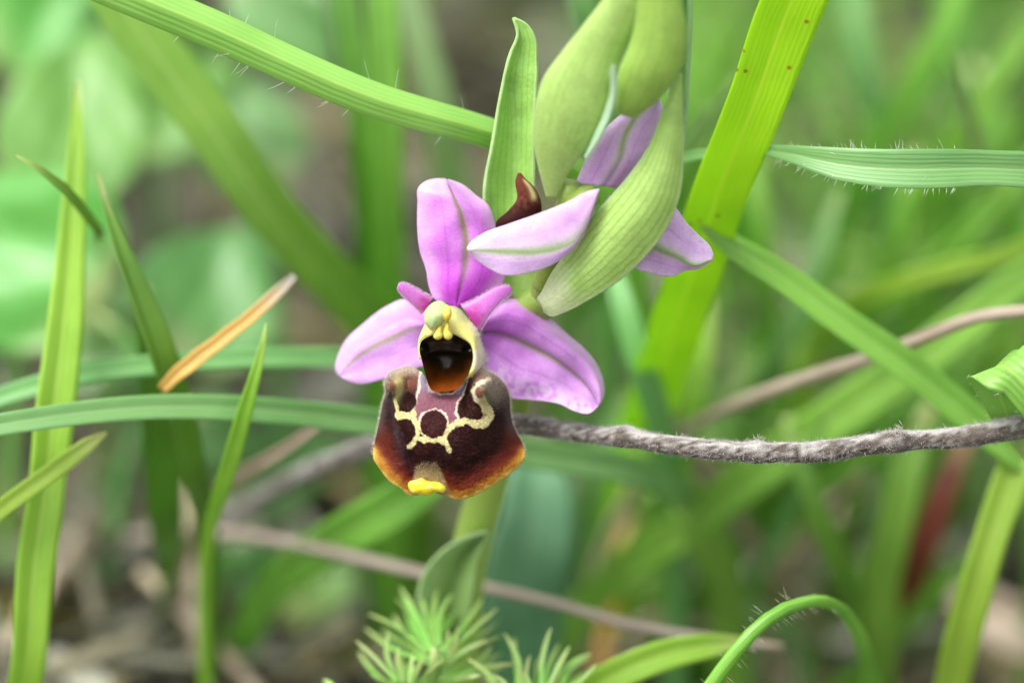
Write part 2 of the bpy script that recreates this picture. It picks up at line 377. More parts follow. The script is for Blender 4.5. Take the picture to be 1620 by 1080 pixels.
def Z(x0, y0, k):            # enlarged-view coordinates back to photo pixels
    return lambda *pts: [(x0+a/k, y0+b/k) for a, b in pts]
C1 = Z(580, 560, 4.5); C2 = Z(610, 430, 5.1409); C3 = Z(640, 270, 4.909); C4 = Z(830, 0, 3.6); C5 = Z(730, 270, 3.951); C6 = Z(520, 440, 5.4); C7 = Z(750, 450, 4.695); CB = Z(720, 0, 2.077)

# ================================================================== THE ORCHID
stem_pts = [(905,290,-4,30),(880,380,-1,36),(858,470,4,44),(836,560,9,48),(800,680,13,54),(762,800,18,62),(742,880,22,64)]
Wst = np.array([P(*p[:3]) for p in stem_pts]); Wst = to_ground(Wst, 0.15)
orchid = tag(empty('orchid', (Wst[-1][0], Wst[-1][1], 0)), 'bee orchid with pink sepals, furry brown patterned lip and pale green buds', 'orchid')
class Root: pass
def opart(o, parent=orchid):
    o.parent = parent
    if parent is orchid: o.matrix_parent_inverse = orchid.matrix_basis.inverted()
    return o
def kid(o):      # parts are modelled in world space: undo the empty's offset
    o.location = (-orchid.location.x, -orchid.location.y, -orchid.location.z); return o
rd = np.array([p[3]*0.5*S for p in stem_pts]+[0.0021, 0.0023])
V, F, uv, *_ = tube_geo(Wst, rd, 70, 18, 0.05)
stc = mix(np.tile(c(142,170,72), (len(V), 1)), c(168,198,92), sm(uv[:, 1], 1.0, 4.5))
stem = kid(mesh('stem', V, F, M['bract'], orchid, col=stc))

# ---- front flower
V, F, uv, *_ = tube_geo(np.array([P(*p) for p in [(858,470,4), (820,500,5.5), (775,520,5), (735,525,3.0), (722,522,2.0)]]), np.array([24,26,25,22,14])*S, 40, 18)
flower = kid(mesh('flower', V, F, M['bract'], orchid, col=np.tile(c(150,180,80), (len(V), 1))))
tag(flower, 'open flower facing forward with bright pink sepals and brown lip')

magenta, pink, palepink = c(196,70,206), c(216,144,226), c(232,192,236)
def sepal_col(veinw=0.035, veinc=c(128,112,72), base=magenta, mid=pink, edge=palepink, mottle=0, side=(0.42,), seed=0.0, deep=0.55, halo=False):
    def f(u, v, x, y):
        n1 = nz(x, y, 26, seed); n2 = nz(x, y, 8, seed+5); n3 = nz(u*6, v*22, 1.0, seed+9)
        t = sm(v + 0.18*n1 - 0.12*np.abs(u), 0.02, deep)
        col = mix(np.broadcast_to(base, x.shape+(3,)), mid, t)
        col = mix(col, edge, np.clip(sm(np.abs(u)+0.12*n1, 0.45, 1.08)*0.75 + sm(v, 0.72, 1.0)*0.55, 0, 1))
        col = col*(1+0.10*n3[..., None])
        if mottle:
            low = sm(u*mottle, 0.35, 0.7); sp = sm(n2+0.5*n1, -0.02, 0.28)
            col = mix(col, c(238,214,244), low*0.5); col = mix(col, c(202,104,220), low*sp*0.6*sm(1.02-np.abs(u), 0.0, 0.10))
        for s in side:
            for sg in (-1, 1):
                col = mix(col, base*0.62, 0.40*np.exp(-((u-sg*s-0.03*n1)/0.022)**2)*sm(1-v, 0.08, 0.45))
        fv = np.abs(np.sin((u*9+0.8*n1+2.2*v*np.sign(u))*2.2)); col = mix(col, base*0.8, 0.16*(1-sm(fv, 0.0, 0.16))*sm(1-v, 0.1, 0.5))
        vm = np.exp(-((u-0.015*n1)/(veinw*(1.25-0.4*v)))**2)*sm(1-v, 0.0, 0.05)
        vc = mix(np.broadcast_to(base*0.45, x.shape+(3,)), veinc, sm(v, 0.05, 0.5))
        col = mix(col, mid*0.85+edge*0.1, 0.45*np.exp(-(u/(veinw*3.2))**2)*sm(v, 0.25, 0.6)) if not halo else mix(col, c(205,210,185), 0.5*np.exp(-(u/(veinw*2.4))**2))
        vmn = vm*0.92
        col = col*(1-vmn[..., None]) + vc*vmn[..., None]
        return col
    return f
# dorsal sepal
Ld = [(716,486)] + C3((225,985),(190,900),(170,780),(120,620),(100,440),(103,250),(110,130),(160,88),(250,66)) + [(706,284)]
Rd = [(728,486)] + C3((600,1000),(760,880),(780,815),(745,640),(705,430),(640,262),(560,200),(450,112)) + [(709,284)]
Md = [(722,486)] + C3((435,905),(472,720),(482,560),(440,340),(390,220)) + [(707,285)]
def dd(u, v, x, y):
    return 2.0 + 2.2*np.abs(u)**2*(0.4+0.6*v)*np.where(u > 0, 1.0, 0.45) - 1.6*v + 2.6*sm(v, 0.80, 1.0)*sm(-u, -0.2, 0.9) + 0.12*np.exp(-(u/0.09)**2) + 0.35*nz(x, y, 40, 2.2)
sheet('sepal', Ld, Md, Rd, dd, sepal_col(0.095, c(132,130,62), seed=1.3, deep=0.85), M['sepal'], flower, 53, 80)
# left lateral sepal
Ul = [(706,515), (690,488)] + C6((800,280),(650,183),(500,240),(300,390),(140,545),(88,650),(64,790)) + [(535,593)]
Ll = [(706,540), (690,575)] + C6((780,765),(600,835),(450,868),(260,902),(140,862)) + [(539,595)]
Ml = [(706,527), (690,519)] + C6((740,420),(560,500),(420,562),(270,655),(140,775)) + [(537,594)]
def dl(u, v, x, y):
    return 3.2 + 3.4*v - 1.1*np.cos(u*math.pi/2)*(1-0.3*v) + 1.8*sm(-u, 0.2, 1)*1.0 + 0.35*nz(x, y, 40, 7.2) - 0.6*sm(u, 0.3, 1.0)
sheet('sepal', Ul, Ml, Ll, dl, sepal_col(0.085, c(160,158,116), base=c(204,122,214), mid=c(220,164,230), mottle=0, seed=4.1, deep=0.4), M['sepal'], flower, 47, 70)
# right lateral sepal
Ur = [(742,520), (758,505)] + C7((100,220),(230,113),(380,125),(480,180),(580,268),(700,378),(830,490),(920,615),(960,740),(958,830)) + [(949,638)]
Lr = [(742,545), (752,575)] + C7((80,680),(250,838),(400,857),(520,866),(640,890),(740,938),(860,956)) + [(946,642)]
Mr = [(742,532), (757,526)] + C7((90,350),(300,400),(450,470),(600,550),(750,660),(850,760)) + [(948,640)]
def dr(u, v, x, y):
    return 2.6 + 1.6*v + 0.25*np.exp(-(u/0.12)**2) - 0.7*np.sin(np.clip(-u, 0, 1)*math.pi)*1.0 + 1.6*sm(-u, 0.6, 1.0) + 0.45*nz(x, y, 38, 3.3) - 0.8*sm(u, 0.55, 1.0)*np.sin(v*9)
sheet('sepal', Ur, Mr, Lr, dr, sepal_col(0.07, c(132,130,84), base=c(190,98,204), mid=c(218,160,228), mottle=1, seed=8.6, deep=0.7), M['sepal'], flower, 53, 80)
# the two small finger-like petals
def petal_col(seed):
    def f(u, v, x, y):
        n1 = nz(x, y, 9, seed)
        col = mix(np.broadcast_to(c(178,44,150), x.shape+(3,)), c(214,122,214), sm(v+0.15*n1, 0.0, 0.45))
        return mix(col, c(232,176,230), 0.7*sm(np.abs(u), 0.5, 1.0))
    return f
Lp = C6((890,172),(760,98),(670,52),(620,42),(592,58)); Rp = C6((800,310),(700,212),(625,138),(596,100),(588,72))
pod('petal', Lp, Rp, lambda v: 0.8-1.6*v, 0.55, petal_col(2.0), M['sepal'], flower, 28, 34)
Lq = C2((612,270),(700,238),(820,168),(930,115),(985,106),(1015,115)); Rq = C2((765,490),(815,400),(872,318),(952,228),(1020,172),(1028,145))
pod('petal', Lq, Rq, lambda v: 1.2-2.0*v, 0.5, petal_col(6.0), M['sepal'], flower, 28, 34)

pf = []
for ea, eb, dz0, dz1 in ((Lp, Rp, 0.8, -0.8), (Lq, Rq, 1.2, -0.8)):
    for ed_ in (ea, eb):
        q_ = cr(ed_, 80); mid_ = (cr(ea, 80)+cr(eb, 80))/2
        for k in range(170):
            i = int(rng.integers(0, 79)); o_ = q_[i]-mid_[i]; o_ = o_/max(np.linalg.norm(o_), 1e-6)
            pf.append((P(q_[i][0], q_[i][1], dz0+(dz1-dz0)*i/79-rng.uniform(-.1, .3)), RV*o_[0]-UV_*o_[1]-FV*rng.uniform(-.2, .6)+RV*rng.normal(0, .3), rng.uniform(2, 5)*S))
hair_obj('petal_fuzz', pf, c(236,200,234), flower, 0.000016)
# ---- the lip: a Coons patch between its four edges, bulging, patterned
NS, NT = 190, 180
top = cr([(611,604.5),(618,592),(633,586),(655,582),(667,590),(675,605),(683,615),(695,620),(712,620),(725,613),(738,600),(748,587),(756,584),(769,589),(787,599),(799,613)], NS)
bot = cr([(593,725.5),(604,742),(618,760),(635.5,772),(647,781),(653,783),(666,779),(680,777),(693,778),(704,783),(722,788),(744,784),(764,774.5),(791,758),(815.5,740),(828,725.5)], NS)
lef = cr([(611,604.5),(613.5,618),(609,635.5),(604,660),(599,684),(594.5,702),(591.5,713),(593,725.5)], NT)
rig = cr([(799,613),(803,627),(804.5,649),(808,669),(815.5,687),(824.5,702),(829,715.5),(828,725.5)], NT)
s = np.linspace(0, 1, NS); t = np.linspace(0, 1, NT); Sg, Tg = np.meshgrid(s, t)
s3, t3 = Sg[..., None], Tg[..., None]
xy = (1-t3)*top[None]+t3*bot[None]+(1-s3)*lef[:, None]+s3*rig[:, None] - ((1-s3)*(1-t3)*top[0]+s3*(1-t3)*top[-1]+(1-s3)*t3*bot[0]+s3*t3*bot[-1])
LX, LY = (xy[..., 0]-580)*4.5, (xy[..., 1]-560)*4.5
edge_n = nz(LX, LY, 22, 1.7)
def pdist(X, Y, pts):
    best = np.full(X.shape, 1e9); 
    for (x0, y0), (x1, y1) in zip(pts[:-1], pts[1:]):
        dx, dy = x1-x0, y1-y0; q = np.clip(((X-x0)*dx+(Y-y0)*dy)/(dx*dx+dy*dy+1e-9), 0, 1)
        best = np.minimum(best, np.hypot(X-x0-q*dx, Y-y0-q*dy))
    return best
def pline(X, Y, pts, w, soft=5):
    return 1-sm(pdist(X, Y, pts), w-soft, w+soft)
def inpoly(X, Y, pts):
    ins = np.zeros(X.shape, bool); n = len(pts)
    for i in range(n):
        x0, y0 = pts[i]; x1, y1 = pts[(i+1) % n]
        cnd = ((y0 > Y) != (y1 > Y)) & (X < (x1-x0)*(Y-y0)/(y1-y0+1e-12)+x0); ins ^= cnd
    return ins
a = 2*Sg-1
left_fold = [(205,300),(235,480),(290,650),(330,860)]
gauss = lambda x0, y0, sx, sy=None: np.exp(-((LX-x0)/sx)**2-((LY-y0)/(sy or sx))**2)
ld = 0.1 + 2.8*np.abs(a)**2.3 - 2.6*np.sin(np.clip(Tg*0.85+0.12, 0, 1)*math.pi)*(1-np.abs(a)**3)
ld += -1.5*sm(Tg, 0.72, 1.0)*(0.4+0.6*np.abs(a)) - 2.9*gauss(190, 215, 58, 66) - 2.7*gauss(835, 250, 62, 80) + 0.7*np.exp(-(pdist(LX, LY, left_fold)/38)**2)
ld += -0.9*sm(-a, 0.35, 0.8)*sm(Tg, 0.35, 0.8) + 0.5*np.exp(-(pdist(LX, LY, [(300,200),(300,330)])/45)**2) + 0.6*np.exp(-(pdist(LX, LY, [(725,220),(720,360)])/50)**2)
ld += 0.10*nz(LX, LY, 60, 4.4) + 0.05*nz(LX, LY, 15, 8.4)
def lip_color(X, Y, s_, t_):
    Xw = X + 8*nz(X, Y, 45, 0.3) + 7*nz(X, Y, 16, 2.3); Yw = Y + 8*nz(X, Y, 45, 5.3) + 7*nz(X, Y, 16, 7.3)
    n1 = nz(X, Y, 60, 3.0); n2 = nz(X, Y, 14, 6.0); n3 = nz(X, Y, 6, 11.0)
    dark = np.broadcast_to(c(30,8,7), X.shape+(3,))
    col = mix(dark, c(44,12,10), sm(n1, -0.2, 0.5))
    bl = [((p[0]-580)*4.5, (p[1]-560)*4.5) for p in bot[::6]]+[((bot[-1][0]-580)*4.5, (bot[-1][1]-560)*4.5)]
    rim = [((p[0]-580)*4.5, (p[1]-560)*4.5) for p in lef[::-1][:22:6]][::-1]+bl+[((p[0]-580)*4.5, (p[1]-560)*4.5) for p in rig[::-1][:22:6]]
    db = pdist(X, Y, rim) + 16*n1 + 9*n2
    col = mix(col, c(92,28,13), 1-sm(db, 80, 220)); col = mix(col, c(122,56,18), 1-sm(db, 45, 105)); col = mix(col, c(176,120,40), 1-sm(db, 22, 74)); col = mix(col, c(206,172,82), 1-sm(db, 0, 30))
    col = mix(col, c(88,32,22), 0.8*sm(150-np.minimum(s_, 1-s_)*1100, 0, 100)*sm(t_, 0.45, 0.62)*sm(0.92-t_, 0.0, 0.14))
    # reddish brown, furry upper shoulders
    col = mix(col, c(140,90,76), np.exp(-((X-300)/95)**2-((Y-185)/85)**2)*0.85)
    col = mix(col, c(142,96,84), np.exp(-((X-800)/90)**2-((Y-165)/80)**2)*0.85)
    col = mix(col, c(150,142,116), np.clip(1.2*np.exp(-((X-895)/75)**2-((Y-270)/75)**2), 0, 1)*0.8)
    col = mix(col, c(96,76,82), 0.7*(1-sm(np.minimum(s_, 1-s_)+0.02*n2, 0.0, 0.10))*sm(1-t_, 0.25, 0.5))
    cream = mix(np.broadcast_to(c(222,212,152), X.shape+(3,)), c(198,180,126), sm(n2, -0.1, 0.45)); pinkish = c(228,204,186)
    mauve = [(400,120),(440,270),(600,290),(700,195),(640,360),(638,420),(652,480),(612,508),(575,482),(556,415),(480,388),(402,425),(372,488),(338,455),(345,400),(368,300),(385,160)]
    mp = inpoly(Xw, Yw, mauve).astype(float)
    mcol = mix(np.broadcast_to(c(134,84,98), X.shape+(3,)), c(142,130,152), sm(Y+25*n1, 330, 170)); mcol = mcol*(1+0.18*n3[..., None])
    col = mix(col, mcol, mp)
    side_strip = np.maximum(pline(X, Y, [(405,110),(425,200),(445,260)], 22), pline(X, Y, [(735,130),(700,210),(650,275)], 22))
    col = mix(col, c(140,130,156), side_strip*0.9)
    def cl(pts, w, cc=cream, soft=6):
        nonlocal col
        col = mix(col, cc, pline(Xw, Yw, pts, w*0.42+2*1, soft))
    cl([(388,110),(376,250),(360,350),(330,425)], 11, pinkish); cl([(745,120),(702,250),(648,350),(640,420),(662,475)], 12, pinkish)
    cl([(398,100),(428,225),(462,278),(520,290),(600,290),(650,258),(722,165)], 11, pinkish)
    cl([(330,430),(275,437),(240,442)], 72); cl([(240,445),(228,390),(208,312)], 30); cl([(330,430),(364,510),(364,590),(325,655)], 34); cl([(325,650),(298,658)], 24)
    cl([(368,590),(440,622),(510,612),(560,590)], 34); cl([(560,590),(588,690)], 24); cl([(555,590),(600,520),(650,498),(700,488)], 40)
    cl([(655,488),(700,488),(765,498),(832,497)], 62); cl([(828,490),(862,440),(842,375),(812,318),(792,262)], 76); cl([(540,620),(570,640)], 34)
    # re-cut the dark spots
    def spot(x0, y0, rx, ry, cc=c(58,18,16)):
        nonlocal col
        q = np.hypot((Xw-x0)/rx, (Yw-y0)/ry); col = mix(col, cc*0.55, 1-sm(q, 0.95, 1.05))
    q = np.hypot(Xw-480, (Yw-500)); col = mix(col, mix(np.broadcast_to(pinkish, X.shape+(3,)), cream, sm(Y, 430, 540)), 1-sm(q, 105, 111)); spot(480, 500, 95, 98, c(72,20,20))
    spot(300, 345, 64, 72, c(50,14,12)); spot(732, 385, 84, 74, c(56,18,14)); spot(295, 545, 56, 88); spot(430, 668, 92, 42); spot(640, 600, 66, 62); spot(710, 548, 46, 46); spot(810, 590, 100, 62, c(50,15,12))
    col = mix(col, c(160,70,60), 0.7*pline(Xw, Yw, [(822,420),(842,430),(818,462),(830,455)], 5, 3))
    # shoulder knobs
    col = mix(col, c(226,214,140), np.clip(1.3*np.exp(-((X-226)/26)**2-((Y-235)/75)**2), 0, 1)); col = mix(col, c(132,86,62), 1-sm(np.hypot((X-178)/26, (Y-222)/30)+0.15*n2, 0.8, 1.15))
    col = mix(col, c(232,224,190), pline(Xw, Yw, [(862,188),(800,225),(778,270),(790,318)], 15, 9)); col = mix(col, c(136,92,76), 1-sm(np.hypot((X-808)/24, (Y-270)/34)+0.15*n2, 0.8, 1.15))
    # tan hair patch above the appendage
    tan = sm(Y+14*n2, 755, 850)*(1-sm(np.abs(X-445+0.1*(850-Y))-0.32*(Y-750), 45, 80)); col = mix(col, c(172,150,104), np.clip(tan, 0, 1)*(0.75+0.25*n3))
    col = mix(col, c(186,172,152), 0.75*(1-sm(t_+0.03*n2, 0.0, 0.10))*np.clip(sm(400-X, 0, 60)+sm(X-740, 0, 40), 0, 1))
    # dark greyish streak down the fold
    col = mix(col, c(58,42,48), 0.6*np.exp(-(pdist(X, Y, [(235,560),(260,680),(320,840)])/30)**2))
    fl = sm(n3+0.7*n2, 0.55, 0.62); col = mix(col, c(170,120,96), 0.14*fl)
    return col
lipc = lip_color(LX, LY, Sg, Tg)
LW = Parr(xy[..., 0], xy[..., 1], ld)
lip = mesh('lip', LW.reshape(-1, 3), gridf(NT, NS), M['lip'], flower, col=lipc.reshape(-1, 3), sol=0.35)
tag(lip, 'broad furry dark brown lip with cream rings and a yellow rim')
# fur of the lip
nrmL = np.cross(np.gradient(LW, axis=1), np.gradient(LW, axis=0)); nrmL /= np.linalg.norm(nrmL, axis=2)[..., None]
if np.mean(nrmL @ (-FV)) < 0: nrmL = -nrmL
hs_, hc_ = [], []
for k in range(34000):
    i = int(rng.integers(1, NT-1)); j = int(rng.integers(1, NS-1)); X, Y = LX[i, j], LY[i, j]; sgn = 1 if j > NS/2 else -1
    ed = min(j, NS-1-j)/NS
    shoulder = math.exp(-((X-190)/110)**2-((Y-200)/120)**2)+math.exp(-((X-880)/120)**2-((Y-250)/150)**2)
    tanp = 1 if (755 < Y < 890 and abs(X-445) < 60+0.3*(Y-750)) else 0
    pr = 0.42 + 0.58*min(1, shoulder*1.3) + 0.9*tanp + (0.5 if ed < 0.05 and i < NT*0.8 else 0)
    if 330 < X < 680 and 100 < Y < 640: pr = 0
    if rng.random() > pr: continue
    dv = nrmL[i, j]*0.6 + RV*rng.normal(0, 0.35) + UV_*(rng.normal(0, 0.35)-(0.5 if tanp else 0)) + RV*sgn*0.3
    ln = (7.0 if tanp else 3.2+4.0*min(1, shoulder))*rng.uniform(0.5, 1.3)*S
    cc = c(206,186,140)*rng.uniform(0.35, 1.1) if tanp else (mix(lipc[i, j], c(190,172,156), rng.uniform(0.3, 0.95) if shoulder > 0.25 else 0.10*rng.random()))
    hs_.append((LW[i, j], dv, ln)); hc_.append(cc)
def fringe(curve, W, outward, n, l0, l1, keep):
    for k in range(n):
        i = int(rng.integers(0, len(curve)-1)); f = rng.random()
        if not keep(i/len(curve)): continue
        p = W[i]*(1-f)+W[i+1]*f; o = outward(i)
        hs_.append((p, o+RV*rng.normal(0, .35)+UV_*rng.normal(0, .35)-FV*rng.uniform(-0.1, 0.6), rng.uniform(l0, l1)*S)); hc_.append(c(226,214,194))
fringe(lef, LW[:, 0], lambda i: -RV*1.0+UV_*0.25, 1100, 3, 9, lambda f: rng.random() < 1.05-f)
fringe(rig, LW[:, -1], lambda i: RV*1.0+UV_*0.25, 1200, 3, 9, lambda f: rng.random() < 1.05-f)
fringe(top, LW[0], lambda i: UV_*0.9+RV*(0.4 if i > NS/2 else -0.4), 1500, 3, 9, lambda f: f < 0.2 or f > 0.78)
hair_obj('lip_fur', hs_, None, flower, 0.000013, hc_)
# yellow appendage at the lip's lower edge
def yc(x, y):
    n1 = nz(x, y, 9, 1.0); return mix(np.broadcast_to(c(238,216,40), x.shape+(3,)), c(244,232,96), sm(n1, -0.2, 0.5))
pillow('lip_appendage', C1((293,935),(310,903),(350,893),(392,880),(440,902),(500,906),(540,925),(566,958),(545,985),(500,983),(430,1006),(365,996),(318,985)), float(ld[-6, int(NS*.36)])-0.75, 0.75, yc, M['column'], flower, 0.7)

# ---- column with its hood and the dark cavity
inn = C2((460,505),(550,505),(620,540),(690,590),(712,660),(712,720),(690,800),(650,870),(600,935),(530,968),(400,972),(350,920),(320,820),(295,720),(277,640),(288,570),(338,530),(390,508))
out = C2((440,300),(570,290),(660,370),(735,450),(768,560),(797,660),(788,760),(664,872),(612,942),(533,978),(397,982),(342,926),(312,823),(284,716),(271,630),(276,552),(302,478),(345,400))
I_, O_ = crk(inn, 7), crk(out, 7); N = len(I_); NR = 12
thick = np.linalg.norm(I_-O_, axis=1); V = []; XY = []; TT = []
for k in range(NR):
    f = k/(NR-1); p = O_*(1-f)+I_*f
    for i in range(N):
        th_ = min(1, thick[i]/18)
        d = -0.2*th_ - 0.9*(1-th_) - 1.5*math.sin(f*math.pi*0.62)*th_ + 1.4*(1-f)**2*th_ - 0.6*sm(p[i, 1], 560, 620)
        V.append(P(p[i, 0], p[i, 1], d)); XY.append(p[i]); TT.append(f)
XY = np.array(XY); TT = np.array(TT); cx, cy = (XY[:, 0]-610)*5.1409, (XY[:, 1]-430)*5.1409
cn = nz(XY[:, 0], XY[:, 1], 8, 3.0)
colc = mix(np.broadcast_to(c(236,230,132), (len(cx), 3)), c(180,198,126), sm(cy+40*cn, 470, 330)*sm(cx, 480, 600))
colc = mix(colc, c(232,226,190), sm(1-TT+0.2*cn, 0.35, 0.8)*sm(cx, 650, 720)); colc = mix(colc, c(226,216,190), sm(cy, 560, 680)*sm(cx, 700, 730))
colc = mix(colc, c(120,100,96), sm(cy, 640, 760)*sm(360-cx, 0, 60)*0.8)
colc = mix(colc, c(70,40,20), sm(TT, 0.90, 1.0)*0.9*sm(cy, 500, 560)); colc = mix(colc, c(120,62,20), 0.9*np.exp(-((TT-0.78)/0.07)**2)*sm(380-cx, 0, 40)*sm(cy, 500, 520)*sm(590-cy, 0, 30))
keep = lambda i: (i % N) <= int(6.95*7) or (i % N) >= int(13.2*7)
column = mesh('column', V, [f for f in gridf(NR, N, True) if keep(f[0]) and keep(f[1])], M['column'], flower, col=colc, sol=0.2)
# hairs on the column's pale flank
hs_ = []
for k in range(900):
    i = int(rng.integers(0, N*7//18)); f = rng.random()*0.5; q = O_[i]*(1-f)+I_[i]*f
    if (q[1]-430)*5.14 < 430 or thick[i] < 6: continue
    hs_.append((np.array(V[min(NR-1, int(f*(NR-1)))*N+i]), RV*0.9-FV*rng.uniform(0, 1)+UV_*rng.normal(0, .5), rng.uniform(3, 8)*S))
hair_obj('column_hair', hs_, c(236,232,214), flower, 0.000016)
# cavity: a deep bowl
ce = np.array(C2((495,745))[0]); V = []; XY = []; NB = 26
for k in range(NB):
    f = k/(NB-1); p = I_*(1-f)+ce*f
    for i in range(N):
        Y2 = (p[i, 1]-430)*5.1409; X2 = (p[i, 0]-610)*5.1409
        d = -1.55 + 5.0*(1-(1-f)**2.6)*0.8 - 0.6*sm(p[i, 1], 560, 620)*(1-f)
        d -= 1.5*sm(655-Y2+0.0012*(X2-495)**2, -16, 22)*sm(f, 0.0, 0.55)          # the glossy upper shelf stands proud of the throat below it
        for ex, ey in ((306, 628), (672, 648)):
            d -= 1.1*math.exp(-((X2-ex)/26)**2-((Y2-ey)/32)**2)
        V.append(P(p[i, 0], p[i, 1], d)); XY.append((X2, Y2))
XY = np.array(XY); cvn = nz(XY[:, 0], XY[:, 1], 60, 2.0)
cc = mix(np.broadcast_to(c(14,15,7), (len(XY), 3)), c(40,28,7), sm(XY[:, 1], 660, 720)); cc = mix(cc, c(118,58,12), sm(XY[:, 1]+30*cvn, 730, 900)); cc = mix(cc, c(150,72,18), sm(XY[:, 1]+20*cvn, 880, 960))  # orange towards the bottom is light shining through, painted as colour
cc = mix(cc, c(92,52,14), 0.8*sm(np.abs(XY[:, 0]-500), 120, 175)*sm(XY[:, 1], 690, 760))
F = gridf(NB, N, True)
mesh('stigmatic_cavity', V, F, M['cavity'], flower, col=cc, sol=0.0)
# anther cap, its yellow lobe and the two pollinia
def acol(x, y):
    X, Y = (x-610)*5.1409, (y-430)*5.1409; n1 = nz(x, y, 10, 1.0)
    col = mix(np.broadcast_to(c(186,214,148), x.shape+(3,)), c(206,222,150), sm(n1, -0.3, 0.4)); col = mix(col, c(164,198,124), 0.35*np.exp(-((X-400-(Y-345)*0.12)/14)**2))
    return mix(col, c(222,222,150), sm(Y, 400, 470)*0.7)
pillow('anther_cap', C2((430,234),(375,255),(332,300),(314,355),(318,410),(345,455),(372,475),(405,462),(455,425),(500,385),(520,330),(505,275),(470,244)), -2.6, 1.3, acol, M['column'], flower, 0.8)
pillow('anther_lobe', C2((495,268),(468,300),(462,350),(475,390),(505,402),(530,375),(540,335),(528,290)), -3.3, 0.6, lambda x, y: mix(np.broadcast_to(c(246,226,110), x.shape+(3,)), c(252,208,60), sm(y, 495, 503)), M['column'], flower, 0.8)
for pp in (C2((432,432),(416,460),(400,500),(388,520),(398,543),(425,551),(450,543),(464,522),(460,490),(458,440)), C2((492,405),(474,450),(468,500),(476,535),(500,551),(528,545),(545,520),(530,490),(520,440),(515,405))):
    pillow('pollinium', pp, -3.0, 0.4, lambda x, y: mix(np.broadcast_to(c(206,190,60), x.shape+(3,)), c(240,228,110), sm(y, 515, 530)), M['column'], flower, 0.8)

# ---- second flower, seen from behind
V, F, uv, *_ = tube_geo(np.array([P(*p) for p in [(862,455,1), (880,400,-1), (905,350,-3), (925,315,-4), (945,305,-4)]]), np.array([20,23,24,22,14])*S, 40, 18)
fl2 = kid(mesh('flower', V, F, M['bract'], orchid, col=np.tile(c(140,164,66), (len(V), 1)))); tag(fl2, 'pale pink flower turned away behind the large green bract')
pc = dict(base=c(206,152,216), mid=c(216,176,228), edge=c(232,208,238), deep=0.6, halo=True)
Ua = C5((862,116),(800,128),(680,188),(500,262),(300,332),(120,402),(62,445)) + [(739,393)]
La = C5((835,180),(802,280),(765,395),(625,550),(400,640),(270,652),(130,580),(60,520)) + [(740,397)]
Ma = C5((850,150),(800,300),(715,440),(600,488),(450,510),(270,505),(130,500)) + [(739.5,395)]
sheet('sepal', Ua, Ma, La, lambda u, v, x, y: -6.2+2.0*v+0.5*u*u+0.15*u+0.25*nz(x, y, 40, 1.0), sepal_col(0.15, c(128,158,84), seed=12.0, side=(0.5,), **pc), M['sepal'], fl2, 47, 64)
Lb = C4((290,1045),(380,850),(520,680),(640,612)) + [(1040,157)]
Rb = C4((540,1070),(650,930),(740,760),(792,670)) + [(1044,158)]
Mb = C4((450,1060),(535,920),(585,740),(650,640)) + [(1042,157)]
sheet('sepal', Lb, Mb, Rb, lambda u, v, x, y: -4.2-2.5*v+1.0*u*u+0.2*nz(x, y, 40, 3.0), sepal_col(0.12, c(140,158,96), seed=15.0, side=(0.5,), **pc), M['sepal'], fl2, 41, 50)
Uc = [(960,310)] + C5((1150,150),(1330,220),(1402,320),(1480,400),(1555,475)) + [(1128,403)]
Lc = [(950,360)] + C5((1000,520),(1070,598),(1200,642),(1330,656),(1400,622),(1480,612)) + [(1124,414)]
Mc = [(955,335)] + C5((1080,400),(1200,470),(1350,540),(1460,592)) + [(1127,410)]
sheet('sepal', Uc, Mc, Lc, lambda u, v, x, y: -3.0+2.0*v+0.9*np.abs(u)*np.where(u > 0, 1.3, 0.3)+0.3*nz(x, y, 35, 5.0), sepal_col(0.11, c(130,160,88), seed=18.0, side=(0.5,), **pc), M['sepal'], fl2, 41, 50)
def l2c(u, v, x, y):
    n1 = nz(x, y, 6, 3.0); col = mix(np.broadcast_to(c(58,24,20), x.shape+(3,)), c(124,66,50), sm(v+0.25*n1, 0.35, 0.8))
    return mix(col, c(216,206,140), 0.9*np.exp(-((u-0.55)/0.22)**2)*sm(v, 0.5, 0.62)*sm(0.93-v, 0, 0.08))
Lk = C5((230,420),(215,325),(290,252),(345,180),(338,60),(352,14)); Rk = C5((470,420),(498,300),(497,190),(450,95),(392,40),(372,14))
pod('lip', Lk, Rk, lambda v: 1.0-2.0*v, 0.6, l2c, M['lip'], fl2, 34, 50)

# ---- bracts and buds
def bract_col(nv=7, base=c(176,202,132), vein=c(132,168,84), edge=c(196,218,168), root=c(214,214,184), warm=0.0, seed=0.0, amt=0.55):
    def f(u, v, x, y):
        n1 = nz(x, y, 30, seed); n2 = nz(u*10, v*40, 1, seed+3)
        col = mix(np.broadcast_to(base, x.shape+(3,)), base*0.88, sm(n1, -0.1, 0.4)); col = col*(1+0.06*n2[..., None])
        uu = u*(1+0.10*n1)+0.05*nz(u*3, v*3, 1, seed+7); vv = np.abs(((uu*nv*0.5+0.25) % 1.0)-0.5)*2
        col = mix(col, vein, amt*sm(vv, 0.72, 0.95)); col = mix(col, edge, 0.7*sm(np.abs(u), 0.86, 1.0))
        return mix(col, root, 0.7*(1-sm(v+0.1*n1, 0.0, 0.22)))
    return f
Lf = [(850,474)] + C5((505,760),(560,652),(680,490),(780,352),(900,202),(1010,80)) + CB((640,480),(690,350)) + [(1074,118)]
Rf = [(862,492)] + C5((560,905),(640,882),(800,800),(1000,672),(1150,530),(1270,372),(1340,222),(1368,105)) + CB((747,500),(744,350)) + [(1077,116)]
